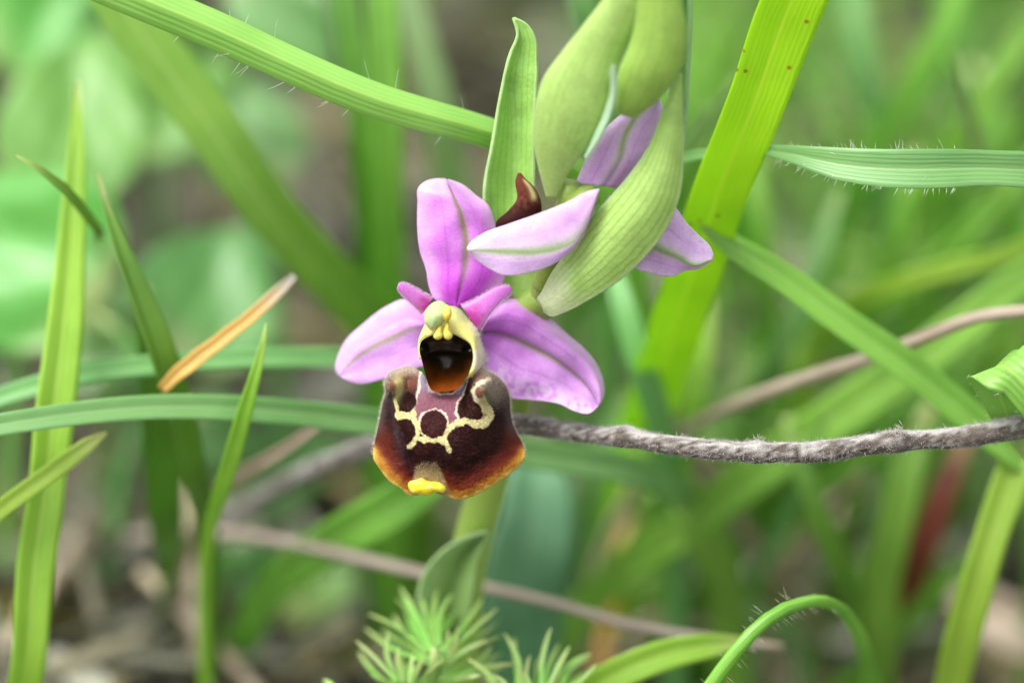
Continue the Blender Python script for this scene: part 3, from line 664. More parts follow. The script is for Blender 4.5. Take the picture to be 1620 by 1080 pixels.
Mf = [(856,482)] + C5((570,800),(720,660),(900,480),(1060,320),(1190,140)) + CB((700,470),(722,340)) + [(1076,117)]
b = kid(sheet('bract', Lf, Mf, Rf, lambda u, v, x, y: -4.6+3.4*(1-v)**2-5.5*v*v*0.9-1.3*np.cos(u*math.pi/2)*np.sin(np.clip(v*0.9+0.08, 0, 1)*math.pi)+0.2*nz(x, y, 60, 1.0), bract_col(9, base=c(178,212,114), vein=c(128,170,62), seed=1.0, amt=0.8), M['bract'], orchid, 61, 90, 0.3)); tag(b, 'large pale green veined bract curving in front of the second flower')
Lg = [(826,482),(790,440),(768,360)] + CB((95,620),(120,480),(150,310),(180,180),(206,108)) + [(812,29)]
Rg = [(840,482),(848,420),(848,350)] + CB((261,600),(263,400),(270,200),(263,122),(236,80)) + [(814,28)]
Mg = [(833,482),(820,430),(812,350)] + CB((190,600),(189,400),(180,250),(208,128)) + [(813,28.5)]
b = kid(sheet('bract', Lg, Mg, Rg, lambda u, v, x, y: 5.0-6.0*v+1.6*np.cos(u*math.pi/2)*np.sin(np.clip(v, 0, 1)*math.pi)*1.2+0.2*nz(x, y, 40, 4.0), bract_col(8, base=c(166,212,106), vein=c(120,176,66), edge=c(186,216,150), root=c(160,195,100), seed=5.0), M['bract'], orchid, 51, 80, 0.3)); tag(b, 'narrow upright green bract with a bent tip')
# lower bud in its bract
Lh = CB((300,652),(275,560),(254,450),(262,350),(285,265),(350,170),(430,70),(490,-10)) + [(985,-70),(1010,-120)]
Rh = CB((330,655),(370,575),(440,480),(500,385),(525,280),(545,190),(600,80),(640,-10)) + [(1045,-70),(1030,-120)]
bb = kid(pod('bud', Lh, Rh, lambda v: -4-12*v, 0.55, bract_col(9, base=c(184,216,120), vein=c(146,190,80), edge=c(176,202,130), root=c(172,192,116), seed=8.0, amt=0.5), M['bract'], orchid, 60, 70)); tag(bb, 'plump pale green flower bud wrapped in its bract')
# pale free margin of that bud's bract
sheet('bract_margin', CB((425,515),(458,445),(492,370),(512,300),(512,230)), CB((428,520),(470,446),(505,370),(522,296),(518,218)), CB((430,524),(478,448),(514,370),(528,292),(525,212)), lambda u, v, x, y: -6.8-6.5*v-0.5*u, lambda u, v, x, y: np.broadcast_to(c(186,216,180), x.shape+(3,)).copy(), M['bract'], bb, 9, 40, 0.25)
# upper bud cluster
Li = CB((575,388),(535,372),(527,320),(535,240),(575,140),(600,0)) + [(1015,-60),(1030,-130)]
Ri = CB((590,388),(640,352),(690,305),(735,240),(762,130),(745,0)) + [(1072,-60),(1045,-130)]
bb2 = kid(pod('bud', Li, Ri, lambda v: -9-8*v, 0.55, bract_col(8, base=c(164,200,90), vein=c(132,174,66), edge=c(160,192,104), root=c(150,182,80), seed=11.0, amt=0.5), M['bract'], orchid, 60, 60)); tag(bb2, 'rounded darker green bud at the top of the stem')
# rear bract rising behind the buds
Lj = [(1040,330),(1050,220),(1062,110),(1075,0),(1085,-80)]; Rj = [(1060,330),(1082,220),(1090,110),(1092,0),(1087,-80)]; Mj = [(1050,330),(1068,220),(1078,110),(1085,0),(1086,-80)]
b = kid(sheet('bract', Lj, Mj, Rj, lambda u, v, x, y: -2-9*v+0.8*np.cos(u*1.5), bract_col(4, base=c(150,196,122), edge=c(176,212,160), seed=14.0), M['bract'], orchid, 21, 40, 0.3))
# stem leaf below the flower, dark bluish
Lx = [(690,1010),(662,960),(665,920),(690,880),(735,850),(772,840)]; Rx = [(735,1010),(745,960),(752,920),(758,880),(768,855),(774,841)]; Mx = [(715,1010),(708,960),(715,925),(730,885),(752,858),(773,840)]
def lfcol(u, v, x, y):
    n1 = nz(x, y, 25, 2.0); return mix(np.broadcast_to(c(140,174,100), x.shape+(3,)), c(164,194,132), np.clip(sm(-u, 0.1, 0.9)*0.8+0.5*n1, 0, 1))
lf = kid(sheet('leaf', Lx, Mx, Rx, lambda u, v, x, y: 20-5*v+3.0*(1-np.abs(u)), lfcol, M['bract'], orchid, 31, 40, 0.3)); tag(lf, 'dark bluish green pointed leaf clasping the stem')

# ================================================================== TWIG AND DRY STALKS
tw = [(1760,640,9,36),(1620,673,4,38),(1504,693,2,33),(1445,696,1.2,31),(1422,697,1,37.5),(1381,702,0.5,32),(1300,713,0,33),(1235,716,0,32),(1214,716,0,33),(1198,714,0,37.5),(1176,714,0.2,31),(1146,712,0.4,31),(1064,704,1.8,31),(1012,695,3.2,30),(994,691,3.6,36),(970,690,4.4,31),(901,682,6.5,32),(820,670,10,33),(700,672,18,33),(590,705,30,33),(470,755,46,34),(350,825,64,34),(250,880,80,32)]
W = np.array([P(*p[:3]) for p in tw]); W = np.vstack([W[0]+np.array([0.02, -0.004, -0.03]), W[0]+np.array([0.012, 0, -0.008]), W]); W = to_ground(W, 0.8)
rdw = np.array([18, 18]+[p[3]*0.5 for p in tw]+[14]*(len(W)-len(tw)-2))*S
V, F, uv, cp, ta, tb, rr = tube_geo(W, rdw, 420, 22, 0.13, 3.0)
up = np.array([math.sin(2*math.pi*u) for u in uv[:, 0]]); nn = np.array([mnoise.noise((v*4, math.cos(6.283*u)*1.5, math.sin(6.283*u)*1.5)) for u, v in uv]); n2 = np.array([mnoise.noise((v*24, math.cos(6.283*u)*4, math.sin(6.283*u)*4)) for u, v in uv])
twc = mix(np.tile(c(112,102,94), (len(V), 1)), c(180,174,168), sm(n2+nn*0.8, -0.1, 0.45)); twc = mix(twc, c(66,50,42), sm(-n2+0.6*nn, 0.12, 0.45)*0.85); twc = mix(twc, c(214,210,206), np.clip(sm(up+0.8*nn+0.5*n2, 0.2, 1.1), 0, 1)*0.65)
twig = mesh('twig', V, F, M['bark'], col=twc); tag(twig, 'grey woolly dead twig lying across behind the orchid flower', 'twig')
hs_, hc_ = [], []
for k in range(9000):
    i = int(rng.integers(12, 250)); an = rng.uniform(0, 2*math.pi); o = ta[i]*math.cos(an)+tb[i]*math.sin(an); p = cp[i]+(cp[i+1]-cp[i])*rng.random()+o*rr[i]*0.97
    tt = cp[i+1]-cp[i]; tt /= np.linalg.norm(tt)
    px = 0
    lng = rng.uniform(4, 10) if rng.random() < 0.92 else rng.uniform(8, 15)
    hs_.append((p, o*rng.uniform(0.25, 1.0)+tt*rng.normal(0, 0.7)+np.cross(tt, o)*rng.normal(0, .5), lng*S)); hc_.append(c(214,208,200)*rng.uniform(0.6, 1.05))
hair_obj('twig_wool', hs_, None, twig, 0.000018, hc_)
for ni, kk in ((1200, 0.0017), (996, 0.0014), (1422, 0.0014)):        # nodes with a torn collar
    q = P(ni, 704 if ni != 1422 else 686, 0.0 if ni != 996 else 3.6); hs2 = []
    for k in range(60):
        hs2.append((q + rng.normal(0, 1, 3)*0.00035, RV*rng.normal(0, .8)+UV_*rng.uniform(0, 1)-FV*rng.uniform(-.2, .8), rng.uniform(4, 13)*S))
    hair_obj('twig_collar', hs2, c(196,188,178), twig, 0.00003)

def stalk(name, pts, mat, label, ground=True, nr=10, lean=0.5, cat='dry stalk', rough=0.08):
    return tube(name, pts, M[mat], label, cat, ground=ground, nr=nr, rough=rough, lean=lean, nseg=60)
stalk('dry_stalk', [(1238,1022,26,12),(1200,1018,26,15),(1100,1006,26,18),(1000,988,27,20),(870,952,28,20),(750,925,30,21),(600,890,34,22),(480,862,40,22),(370,845,50,20),(280,842,62,18)], 'pinkstraw', 'long pinkish dry stalk lying below the orchid flower', lean=0.9)
stalk('dry_stalk', [(1760,500,14,22),(1620,492,15,24),(1545,502,16,24),(1470,530,18,25),(1400,558,20,26),(1300,590,25,26),(1200,625,32,26),(1110,665,40,24),(1040,720,52,22)], 'straw', 'beige dry stalk curving above the grey twig')
blade('dry_stalk', [(466,436,14,10),(440,460,13.5,18),(400,497,12.5,20),(340,543,12,23),(290,582,12,24),(256,614,13,16)], M['orange'], 'broken orange and straw coloured dry stalk caught on a dark blade', 'dry stalk', roll=10, keel=0.5, ground=False)
blade('dry_stalk', [(545,643,17,3),(500,675,19,14),(440,715,23,22),(380,750,30,22),(330,790,42,18)], M['straw'], 'slim beige dry stalk with a sharp tip', 'dry stalk', roll=10, keel=0.4)

# ================================================================== NEAR GRASS BLADES (each traced, with its own depth)
GB = 'grass_blade'
blade(GB, [(-260,-190,2,30),(-60,-120,0,50),(110,-48,-0.5,58),(220,-2,-0.5,62),(400,78,0,60),(600,158,1.5,56),(775,212,4.5,50),(900,265,12,48),(990,350,28,44),(1010,440,50,40)], M['keel'], 'long keeled hairy blade running diagonally behind the upright bract', roll=8, keel=-0.6, nseg=90, nu=13, hairs=(20, (200, 760), 30, 0.8))
blade(GB, [(1420,-330,-14,30),(1330,-170,-9,80),(1252,0,-3,98),(1172,215,4,90),(1105,400,16,86),(1052,560,34,82),(1012,690,54,72),(990,780,72,56)], M['lime'], 'broad bright lime blade with small rust spots, standing right beside the buds', roll=18, keel=0.22, nseg=80, nu=15)
blade(GB, [(1040,262,16,14),(1120,243,10,16),(1210,238,5,16),(1262,246,2.5,30),(1320,258,1,50),(1400,264,0,60),(1480,266,0,62),(1570,267,1.5,56),(1640,270,3,60),(1800,300,8,60),(1900,400,22,56)], M['glaucous'], 'blue green hairy edged blade stretching horizontally past the lime blade', roll=6, keel=0.3, nseg=80, nu=13, hairs=(85, (1215, 1480), 17, 0.85))
fx = RV*0.72+UV_*0.55-FV*0.42; fx /= np.linalg.norm(fx)
blade(GB, [(1640,740,6,20),(1612,690,5.5,40),(1588,645,4.2,58),(1574,606,2.0,74),(1578,584,-0.6,84),(1600,588,-2.6,88),(1640,628,-3.2,90),(1700,700,-1,90),(1770,800,6,84),(1820,900,16,74)], M['keel'], 'pale green ridged blade curled over backwards above the twig', roll=0, keel=-0.2, nseg=110, nu=17, hairs=(30, (1530, 1650), 12, 0.7), fixed=fx)
blade(GB, [(122,130,24,5),(121,190,21,18),(117,300,17,36),(106,440,14,50),(90,600,12,62),(72,760,12,62),(55,900,13,60),(34,1080,16,54),(20,1180,22,50)], M['yellowgreen'], 'tall yellow green blade standing upright with a faded tip', roll=22, keel=0.3, nseg=70)
blade(GB, [(26,246,6,3),(52,261,7,9),(95,292,9,15),(138,342,14,16),(150,378,34,14),(156,410,64,14)], M['green'], 'small thin blade tip poking out across the tall yellow green blade', roll=12, keel=0.4, lean=0.2)
blade(GB, [(154,275,12,3),(168,330,11,14),(192,400,11,26),(222,480,12,38),(255,570,14,44),(282,660,18,44),(305,760,26,40),(318,830,40,36)], M['deep'], 'dark green folded blade leaning towards the orange dry stalk', roll=30, keel=0.55, lean=0.2)
blade(GB, [(222,450,22,30),(236,540,24,46),(246,640,28,58),(254,740,34,60),(262,840,44,52),(266,900,58,36)], M['deep'], 'wide dark green blade crossing behind the horizontal blue green blade', roll=20, keel=0.4, lean=0.2)
blade(GB, [(421,511,7,2),(412,560,8,13),(395,620,9,22),(372,700,12,28),(348,780,18,26),(328,850,28,20)], M['yellowgreen'], 'short bright yellow green blade with a sharp upright tip', roll=12, keel=0.4, lean=0.2)
blade(GB, [(-160,705,4,30),(0,672,5,36),(150,652,7,38),(300,645,10,40),(450,652,14,42),(620,675,20,44),(780,708,26,46),(900,728,31,48),(1010,748,38,48),(1100,800,52,44)], M['glaucous'], 'blue green arching blade passing horizontally behind the brown lip', roll=10, keel=0.3, nseg=70)
blade(GB, [(-140,690,16,26),(0,628,17,30),(130,592,18,32),(300,572,20,32),(460,566,22,32),(600,570,28,32),(700,600,44,30)], M['glaucous'], 'slender blue green blade ending behind the left pink sepal', roll=10, keel=0.25)
blade(GB, [(168,684,10,6),(140,702,10,24),(80,746,9,30),(0,806,9,30),(-80,880,12,30),(-120,980,24,28)], M['yellowgreen'], 'olive blade entering low past the foot of the tall blade', roll=10, keel=0.3)
blade(GB, [(80,-150,28,60),(190,0,29,84),(300,150,31,86),(420,330,36,84),(500,420,42,82),(570,500,52,80),(620,580,70,72)], M['green'], 'broad blurred green blade slanting down towards the left pink sepal', roll=15, keel=0.2)
blade(GB, [(520,-160,48,30),(545,0,46,42),(565,130,46,44),(578,300,50,44),(582,440,62,42)], M['deep'], 'dark green upright blade behind the keeled blade', roll=15, keel=0.3, lean=0.15)
blade(GB, [(590,-120,42,40),(602,0,42,50),(610,160,44,52),(612,320,50,54),(610,480,60,56)], M['green'], 'mid green upright blade between the dark blade and the top sepal', roll=15, keel=0.3, lean=0.15)
blade(GB, [(610,-120,64,30),(645,0,64,44),(688,160,66,54),(715,300,72,58),(730,420,86,54)], M['pale'], 'pale greyish blade leaning behind the top pink sepal', roll=15, keel=0.2, lean=0.15)
blade(GB, [(905,-60,40,40),(925,30,42,44),(950,160,50,42)], M['broadcool'] if False else M['glaucous'], 'blue green blade peeping out above the lower bud', roll=12, lean=0.1)
blade(GB, [(1090,330,12,10),(1150,388,14,36),(1230,436,15,44),(1330,505,16,48),(1450,592,18,50),(1560,682,20,50),(1680,780,26,48),(1760,880,36,46)], M['green'], 'green blade slanting down from the lime blade to behind the twig', roll=14, keel=0.35, nseg=60)
blade(GB, [(1760,360,46,40),(1620,440,44,54),(1500,530,42,66),(1350,640,42,72),(1200,745,46,70),(1080,835,52,64),(960,925,60,56)], M['broadcool'] if False else M['green'], 'wide soft green blade slanting beneath the beige dry stalk', roll=12, keel=0.2)
blade(GB, [(1760,585,58,60),(1620,610,54,56),(1500,650,52,62),(1380,700,54,60),(1260,770,60,76),(1180,830,70,70)], M['deep'], 'added dark green blade standing in for the shade under the wide soft blade', roll=25, keel=0.3)  # added dark blade, stands for the shade beneath the wide one
o = tube('bent_stalk', [(1070,1180,3,27),(1120,1090,2,27),(1150,1048,1.5,26),(1185,1005,1.5,26),(1230,968,2.5,24),(1280,951,5,23),(1325,960,11,23),(1352,992,18,25),(1372,1050,28,28),(1382,1120,38,30)], M['green'], 'bright green hairy stalk bent over like a hook', 'stalk', ground=True, nr=14)
hr = []
for k in range(46):
    f = rng.random(); pts = cr([(1120,1090,2),(1150,1048,1.5),(1185,1005,1.5),(1230,968,2.5),(1280,951,4.5),(1325,958,8)], 60); q = pts[int(f*59)]
    sd = 1 if rng.random() < 0.75 else -1
    hr.append((P(q[0]+sd*9, q[1]+sd*9, q[2]), RV*sd*0.8-UV_*sd*0.7+RV*rng.normal(0, .2)-FV*rng.uniform(-.3, .5), rng.uniform(8, 26)*S))
hair_obj('stalk_hair', hr, c(215,225,190), o, 0.000014)
blade(GB, [(1700,560,26,20),(1650,640,24,44),(1605,740,22,54),(1565,850,22,56),(1530,980,25,56),(1505,1080,30,54)], M['yellowgreen'], 'bright green blade rising under the right end of the twig', roll=14, keel=0.3)
blade(GB, [(1470,640,48,20),(1440,720,46,48),(1412,830,48,56),(1395,950,54,56),(1388,1060,62,52)], M['green'], 'soft green upright blade below the twig beside the reddish blade', roll=14, keel=0.25, lean=0.2)
blade(GB, [(1530,690,58,20),(1495,770,56,40),(1462,850,58,46),(1430,940,64,44),(1405,1020,72,40)], M['red'], 'reddish brown blade among the green blades below the twig', roll=14, keel=0.25, lean=0.2)
blade(GB, [(1245,660,44,20),(1268,740,43,34),(1300,830,45,38),(1338,920,50,38),(1372,1010,58,36)], M['deep'], 'narrow dark green blade descending to the hooked stalk', roll=14, keel=0.3, lean=0.2)
blade(GB, [(1190,1012,18,8),(1130,1020,17,36),(1060,1034,16,48),(980,1064,16,52),(910,1105,18,50),(850,1160,24,46)], M['yellowgreen'], 'bright green blade lying low over the end of the pinkish stalk', roll=14, keel=0.3)
blade(GB, [(760,690,38,30),(700,735,36,56),(640,785,34,70),(560,835,36,72),(500,872,40,66),(430,930,50,56)], M['green'], 'bright broad blade emerging from behind the brown lip', roll=14, keel=0.25)
blade(GB, [(1010,640,52,20),(1040,720,50,50),(1090,800,50,62),(1130,880,54,62),(1150,980,62,58)], M['green'], 'soft green blade crossing beneath the lime blade', roll=14, keel=0.25, lean=0.2)
blade(GB, [(960,400,40,20),(985,480,36,36),(1010,570,36,42),(1040,660,40,42),(1060,760,50,40)], M['glaucous'], 'blue green blade hanging below the large bract', roll=14, keel=0.25, lean=0.2)
# orchid's basal leaf, bluish
bl = blade('basal_leaf', [(850,690,52,40),(846,760,48,100),(838,850,48,130),(830,950,52,130),(820,1040,60,110)], M['teal'], 'wide dull blue green basal leaf behind the orchid stem', 'leaf', roll=15, keel=0.2, lean=0.15)

# ---- blades of the grassy thicket on the right, told apart but blurred
thick_ = [
 [(1700,-20,70,25),(1620,60,68,37),(1540,180,68,41),(1470,300,74,41),(1400,420,84,37)],
 [(1560,-120,80,25),(1500,20,78,37),(1440,140,80,40),(1370,260,86,37),(1310,380,98,35)],
 [(1330,-80,90,31),(1360,60,88,37),(1390,200,92,37),(1400,330,102,35)],
 [(1700,180,60,25),(1600,290,58,37),(1500,400,60,40),(1400,480,66,38),(1290,560,78,35)],
 [(1700,330,52,19),(1600,400,50,27),(1500,425,50,31),(1400,455,54,31),(1320,500,62,30)],
 [(1180,200,70,12),(1200,320,68,31),(1215,450,72,35),(1220,560,82,33)],
 [(1330,300,60,12),(1290,420,58,30),(1240,540,60,33),(1180,650,68,32)],
 [(1450,240,76,19),(1430,340,76,37),(1400,440,80,40),(1360,560,90,37)],
 [(1620,470,70,25),(1580,560,70,37),(1530,650,74,38),(1490,760,84,35)],
 [(1120,470,62,12),(1110,560,60,31),(1090,650,62,35),(1060,740,72,33)],
 [(1000,620,70,12),(960,700,68,29),(930,790,70,32),(915,880,78,31)],
 [(1240,500,76,15),(1270,600,76,35),(1280,700,80,36),(1270,800,90,33)],
 [(1600,700,66,12),(1630,800,66,27),(1640,900,70,30),(1630,1000,80,27)],
 [(1330,620,72,12),(1350,720,72,27),(1340,830,76,30),(1310,940,86,27)],
 [(1060,830,58,10),(1110,900,58,25),(1180,960,62,29),(1260,1010,70,26)],
 [(1540,100,96,15),(1580,200,96,37),(1600,320,100,38),(1600,430,112,35)],
]
rt = random.Random(21)
for q in range(24):
    x0 = rt.uniform(960, 1660); y0 = rt.uniform(20, 860); d0 = rt.uniform(34, 78); sl = rt.choice((-1, 1, -1))*rt.uniform(0.1, 0.9); ln = rt.uniform(240, 420); wq = rt.uniform(16, 32); bw = rt.uniform(-40, 40)
    pts_ = [(x0+sl*ln*f_+bw*math.sin(f_*3), y0+ln*f_*0.9, min(d0+ln*f_*0.055*(1+f_), gdepth(x0+sl*ln*f_, y0+ln*f_*0.9)-6), max(3, wq*min(1, 0.1+f_*2.4))) for f_ in (0, 0.15, 0.35, 0.6, 0.8, 1.0)]
    thick_.append(pts_)
mats = [rt.choice(['green', 'green', 'yellowgreen', 'glaucous', 'deep', 'green', 'pale', 'straw']) for _ in range(24)]
mats = ['green','green','glaucous','green','yellowgreen','green','glaucous','green','green','yellowgreen','glaucous','green','green','deep','glaucous','green'] + mats
for q, (pts, mt) in enumerate(zip(thick_, mats)):
    tone = {'green': 'soft mid green', 'yellowgreen': 'soft yellowish green', 'glaucous': 'soft bluish green', 'deep': 'dark green', 'pale': 'pale greyish green', 'straw': 'dry straw coloured'}[mt]
    blade(GB, pts, M[mt], tone + ' blurred blade in the grassy thicket behind the lime blade and twig', group=tone + ' blades of the blurred thicket', roll=18, keel=0.25, lean=0.2, nseg=30, nu=7)

# ================================================================== BROAD LEAVES ON THE LEFT
def broad_leaf(px, py, d, ln, wd, ang, mat, label, slope=0.35, cup=0.25, name='broad_leaf', cat='leaf', group=None):
    """ovate leaf: centre pixel, depth, length and width in px, direction of its tip in the picture"""
    k = (D+d*1e-3)/D*S; a = math.radians(ang); cpt = P(px, py, d)
    axv = RV*math.cos(a)+UV_*math.sin(a)+FV*(slope*math.sin(a)); axv /= np.linalg.norm(axv); sdv = np.cross(axv, -FV); sdv /= np.linalg.norm(sdv); nv_ = np.cross(sdv, axv)
    if nv_ @ FV > 0: nv_ = -nv_
    root = empty(name, (0, 0, 0)); tag(root, label, cat, group)
    V = []; uvs = []; nu, nvv = 15, 26
    for i in range(nvv):
        v = i/(nvv-1); wv = (math.sin(math.pi*min(1, v**0.72*0.985+0.015)))**0.75*(1-0.15*v)
        for j in range(nu):
            u = -1+2*j/(nu-1)
            p = cpt + axv*(v-0.45)*ln*k + sdv*u*wv*wd*0.5*k + nv_*(cup*abs(u)*wv*wd*0.25*k - 0.35*(v-0.4)**2*ln*k + 0.03*ln*k*math.sin(v*9+u*4))
            V.append(p); uvs.append((u*0.5+0.5, v*ln*k*100))
    mb = mesh('leaf_blade', V, gridf(nvv, nu), M[mat], root, uv=uvs, sol=0.35)
    base = cpt - axv*0.45*ln*k - nv_*0.35*0.16*ln*k
    if base[2] > 0.002:
        Wp = to_ground(np.vstack([base + axv*0.02*ln*k, base - axv*min(0.006, base[2])*0.5]), 0.4)
        V, F, uv, *_ = tube_geo(Wp, np.array([0.0006, 0.0007, 0.0008, 0.0009][:len(Wp)]), 20, 8); mesh('leaf_stalk', V, F, M[mat], root, uv=uv)
    zb = min(0.0, base[2]); return root
BL = [
 (120,190,70,330,250,75,'broad','large light green heart shaped leaf behind the tip of the tall blade'),
 (40,400,62,330,330,140,'broaddeep','large mid green leaf left of the thin dark blade tip'),
 (330,470,74,260,260,60,'broadcool','roundish cool green leaf above the orange dry stalk'),
 (270,150,90,240,220,20,'broad','light green leaf tucked behind the broad slanting blade'),
 (395,215,100,220,190,100,'broadcool','shaded cool green leaf right of the broad slanting blade'),
 (450,20,80,260,170,-60,'broadcool','pale cool green leaf hanging above the keeled blade'),
 (60,20,100,240,200,30,'broaddeep','dark green leaf at the back above the heart shaped leaf'),
 (180,540,88,220,200,-20,'broadcool','soft cool green leaf behind the slender blue green blade'),
 (400,915,86,180,130,10,'broadcool','low cool green leaf under the pinkish dry stalk'),
 (505,915,82,190,130,70,'broad','low bright green leaf under the pinkish stalk next to the needle leaved herb'),
 (440,740,92,220,150,20,'broadcool','shaded cool green leaf beneath the slim beige dry stalk'),
 (330,690,90,160,150,-30,'broadcool','small cool green leaf between the two dark green blades'),
 (1010,850,92,220,150,60,'broaddeep','mid green leaf low in the grass right of the basal leaf'),
 (560,1060,88,200,120,20,'broaddeep','dark green leaf at the foot of the needle leaved herb'),
]
for args in BL: broad_leaf(*args)
for args in [
 (285,775,62,70,44,100,'straw','small bleached dead leaf between the two dark green blades'),
 (1310,780,96,170,120,30,'straw','large bleached dead leaf lying under the twig behind the grass'),
 (1580,980,80,190,90,150,'straw','tan dead leaf lying at the foot of the bright blade under the twig'),
 (1016,765,74,46,34,70,'orange','small orange dead leaf in the grass below the right pink sepal'),
 (1120,950,84,150,90,20,'straw','bleached dead leaf behind the end of the pinkish stalk'),
 (330,1000,66,110,50,-60,'straw','beige dead leaf on the litter below the foot of the dark green blades'),
 (60,940,60,120,36,60,'straw','narrow pale dead leaf beside the foot of the tall yellow green blade'),
 ]: broad_leaf(*args, cup=0.5, name='dead_leaf', cat='dead leaf')
stalk('dry_stalk', [(225,905,66,22),(290,965,62,26),(350,1030,58,28),(420,1110,54,28),(480,1180,52,26)], 'straw', 'grey dry stalk lying on the litter beneath the short bright blade')
stalk('dry_stalk', [(20,1010,56,16),(60,960,60,18),(105,880,68,18),(150,800,80,16)], 'straw', 'thin bleached dry stalk leaning behind the tall yellow green blade', lean=0.1)
stalk('dry_stalk', [(560,990,80,14),(480,1030,76,16),(400,1075,72,18),(300,1130,66,18)], 'straw', 'thin dry stalk on the litter near the low cool green leaf', lean=0.2)

# ================================================================== NEEDLE-LEAVED HERBS IN FRONT
CN = Z(500, 820, 3.24)
def herb(name, label, stem_pts_, leaves, seed):
    r = random.Random(seed); W = to_ground(np.array([P(*p) for p in stem_pts_]), 0.2)
    root = empty(name, (0, 0, 0)); tag(root, label, 'herb')
    V, F, uv, *_ = tube_geo(W, np.linspace(0.00035, 0.0007, len(W)), 40, 8); mesh('stem', V, F, M['needle'], root, uv=uv)
    extra = []
    for (b0, t0, dz) in leaves[:20]:
        extra.append(((b0[0]+r.uniform(-30, 30), b0[1]+r.uniform(10, 60)), (t0[0]+r.uniform(-70, 70), t0[1]+r.uniform(0, 90)), dz+r.uniform(2, 7)))
    for (b0, t0, dz) in leaves+extra:
        (bx, by), (tx, ty) = CN(b0, t0); d0 = 11+r.uniform(-1, 1); mx_, my_ = (bx+tx)/2, (by+ty)/2
        nx, ny = -(ty-by), tx-bx; kq = r.uniform(-0.14, 0.14); wk = r.uniform(0.75, 1.25)
        blade('leaf', [(tx,ty,d0+dz,2),(tx*.85+bx*.15+nx*kq*.5,ty*.85+by*.15+ny*kq*.5,d0+dz*.85,5.5),(mx_+nx*kq,my_+ny*kq,d0+dz*.5,7.5*wk),(tx*.2+bx*.8+nx*kq*.4,ty*.2+by*.8+ny*kq*.4,d0+dz*.15,6.5),(bx,by,d0,7)], M['needle'], None, ground=False, parent=root, nseg=18, nu=7, roll=r.uniform(-25, 25), keel=0.35, th=0.15)
    return root
herb('needle_leaved_herb', 'fresh green herb with whorls of needle leaves below the flower', [(688,1025,9),(686,1045,9.5),(680,1090,12),(672,1150,18)],
 [((600,690),(430,350),9),((605,690),(530,365),8),((612,680),(622,358),8),((630,660),(702,383),6),((640,680),(852,408),7),((640,720),(932,458),3),((580,690),(266,488),5),((540,842),(732,558),-2),((625,770),(882,622),1),((420,842),(206,626),2),((430,842),(373,576),1),((452,842),(424,655),0),((480,842),(500,690),2),((520,842),(655,718),-2),((425,842),(280,800),-2),((620,842),(846,800),-1),((650,800),(950,600),4),((650,830),(1030,745),2),((560,700),(395,490),8),((585,690),(480,400),11),((470,880),(560,700),-2),((100,900),(36,824),3)], 3)
herb('needle_leaved_herb', 'sparse needle leaved herb with upright leaves left of the low bright blade', [(858,1085,9),(858,1105,10),(856,1150,14),(850,1200,20)],
 [((1150,860),(1205,558),1),((1190,860),(1300,653),1),((1210,880),(1412,688),0),((1240,890),(1432,745),0),((1100,880),(1098,700),2),((1060,880),(965,588),3),((1090,900),(1040,750),0),((960,900),(778,718),0),((1000,880),(880,800),1),((1150,900),(1250,790),-2)], 5)

# ================================================================== LITTER, MOSS, FAR GRASS
def strip(V, F, CC, p, dirv, nrm, ln, wd, col, curve=0.1, nseg=4):
    side = np.cross(dirv, nrm); side /= np.linalg.norm(side); i = len(V)
    for k in range(nseg+1):
        t_ = k/nseg; w_ = wd*(0.35+0.65*math.sin(math.pi*min(0.97, 0.15+t_*0.8)))*0.5; q = p + dirv*ln*(t_-0.5) + nrm*curve*ln*(0.25-(t_-0.5)**2)
        V.append(q-side*w_); V.append(q+side*w_)
        CC += [col, col]
    for k in range(nseg): a_ = i+2*k; F.append((a_, a_+1, a_+3, a_+2))
V, F, CC = [], [], []
lcols = [c(160,160,138),c(138,138,118),c(108,106,86),c(82,78,56),c(178,178,158),c(124,120,96),c(56,52,40),c(152,142,96),c(98,98,82)]
for k in range(6000):
    if k < 700: x, y = MC[0]+rng.normal(0, 0.025), MC[1]+rng.normal(0, 0.022)
    elif k < 4300: x, y = rng.uniform(-0.13, 0.13), rng.uniform(-0.02, 0.34)
    else: x, y = rng.normal(0, 0.45), rng.normal(0.12, 0.45)
    z = ground_z(x, y)+rng.uniform(0.0005, 0.007); an = rng.uniform(0, math.pi*2); tl = rng.normal(0, 0.16)
    dv = np.array([math.cos(an)*math.cos(tl), math.sin(an)*math.cos(tl), math.sin(tl)]); nr_ = np.array([rng.normal(0, .35), rng.normal(0, .35), 1.0]); nr_ /= np.linalg.norm(nr_)
    if rng.random() < 0.7: ln, wd = rng.uniform(0.012, 0.05), rng.uniform(0.0008, 0.0028)
    else: ln, wd = rng.uniform(0.006, 0.018), rng.uniform(0.004, 0.009)
    strip(V, F, CC, np.array([x, y, z]), dv, nr_, ln, wd, lcols[int(rng.integers(len(lcols)))]*rng.uniform(0.35, 1.15), rng.normal(0, .2))
lt = mesh('leaf_litter', V, F, M['litter'], col=np.array(CC), sol=0.15); tag(lt, 'brown and grey dry leaf litter covering the soil', 'litter', kind='stuff')
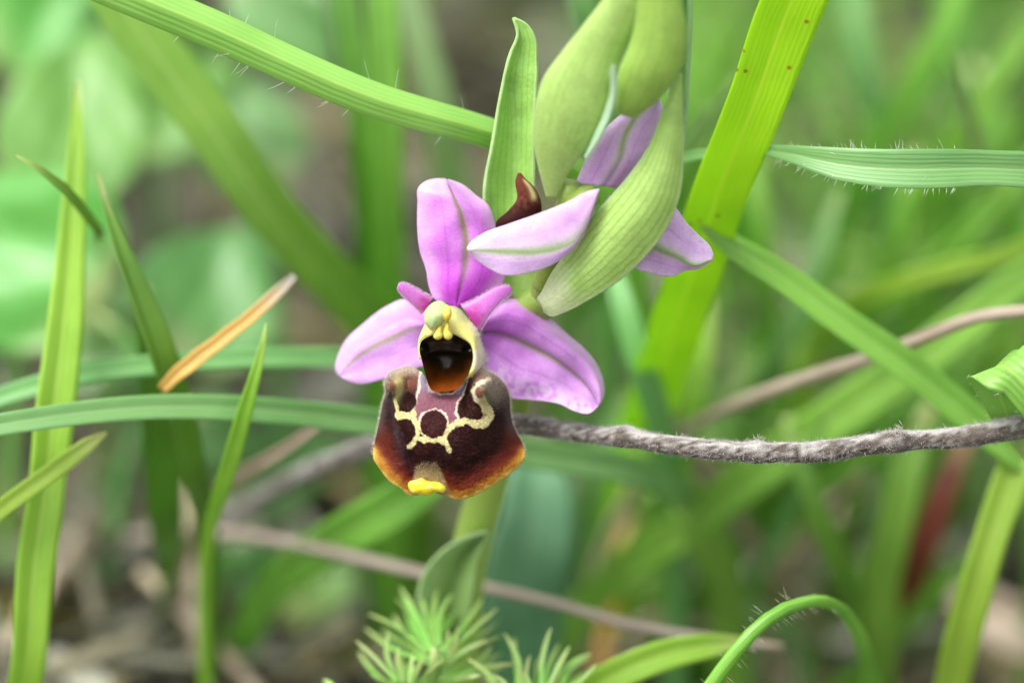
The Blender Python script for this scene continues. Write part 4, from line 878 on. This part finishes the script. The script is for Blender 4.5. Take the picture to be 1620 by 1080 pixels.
# moss cushions, low at the left
V, F, CC = [], [], []
for (px, py, rad) in ((130,930,0.010),(230,1040,0.012),(170,870,0.008),(60,1060,0.010),(430,1000,0.009),(330,960,0.007),(760,1010,0.009),(20,880,0.01)):
    d = gdepth(px, py); ctr = P(px, py, d)
    for _ in range(30):
        if ctr[2] < ground_z(ctr[0], ctr[1]): d -= 3; ctr = P(px, py, d)
    for k in range(420):
        an = rng.uniform(0, 6.283); r_ = rad*math.sqrt(rng.random()); hgt = 0.006*(1-(r_/rad)**2)
        p = np.array([ctr[0]+r_*math.cos(an), ctr[1]+r_*math.sin(an), ground_z(ctr[0], ctr[1])+hgt]); dv = np.array([rng.normal(0, .6), rng.normal(0, .6), 1]); dv /= np.linalg.norm(dv)
        strip(V, F, CC, p+dv*0.001, dv, np.cross(dv, [1, 0, 0.1]), rng.uniform(0.002, 0.0045), 0.0012, mix(c(150,142,52), c(120,128,44), rng.random())*rng.uniform(0.7, 1.1), 0.2, 2)
ms = mesh('moss', V, F, M['litter'], col=np.array(CC)); tag(ms, 'olive yellow moss cushions on the soil', 'moss', kind='stuff')
# far grass: nobody could count it
V, F, CC = [], [], []
gcols = [c(124,188,56),c(110,174,48),c(140,200,74),c(118,182,88),c(98,158,42),c(152,204,84),c(176,190,120)]
def fblade(x, y, h, wd, col):
    an = rng.uniform(0, 6.283); ln = rng.uniform(0.2, 0.9)*h; z0 = ground_z(x, y)-0.002; sa = rng.uniform(0, 6.283); side = np.array([math.cos(sa), math.sin(sa), 0.0]); i = len(V)
    for k in range(7):
        t_ = k/6; w_ = wd*0.5*(1-t_**2.2)+0.00008
        q = np.array([x+math.cos(an)*ln*t_**2, y+math.sin(an)*ln*t_**2, z0+h*(t_-0.25*t_**3)]); V.append(q-side*w_); V.append(q+np.array([0, 0, wd*0.12])); V.append(q+side*w_); CC.extend([col]*3)
    for k in range(6):
        a_ = i+3*k; F.append((a_, a_+1, a_+4, a_+3)); F.append((a_+1, a_+2, a_+5, a_+4))
def hmax(x, y):          # keep the view of the flower open, as it is in the photo
    if abs(x) > 0.14: return 1.0
    zr = CAM[2]-(y-CAM[1])*math.tan(PITCH+math.radians(4.8)); return max(0.0, zr-0.004) if y < 0.06 else 1.0
cnt = 0
while cnt < 2100:
    if cnt < 1000: x, y = rng.uniform(0.004, 0.16)**0.9 if rng.random() < 0.5 else rng.uniform(0.01, 0.15), rng.uniform(0.075, 0.34)
    elif cnt < 1100: x, y = rng.uniform(-0.13, 0.0), rng.uniform(0.20, 0.34)
    else: x, y = rng.normal(0, 0.45), rng.normal(0.12, 0.45)
    if cnt >= 1100 and (-0.16 < x < 0.16) and (-0.40 < y < 0.34): cnt += 1; continue
    h = rng.uniform(0.03, 0.075) if cnt < 1000 else rng.uniform(0.03, 0.09)
    if abs(x) < 0.14 and y < 0.16: h = min(h, 0.05)
    h = min(h, hmax(x, y))
    fblade(x, y, h, rng.uniform(0.0009, 0.0026), gcols[int(rng.integers(len(gcols)))]*rng.uniform(0.45, 1.15)); cnt += 1
fg = mesh('far_grass', V, F, M['grassfill'], col=np.array(CC)); tag(fg, 'mass of soft green grass filling the background', 'grass', kind='stuff')
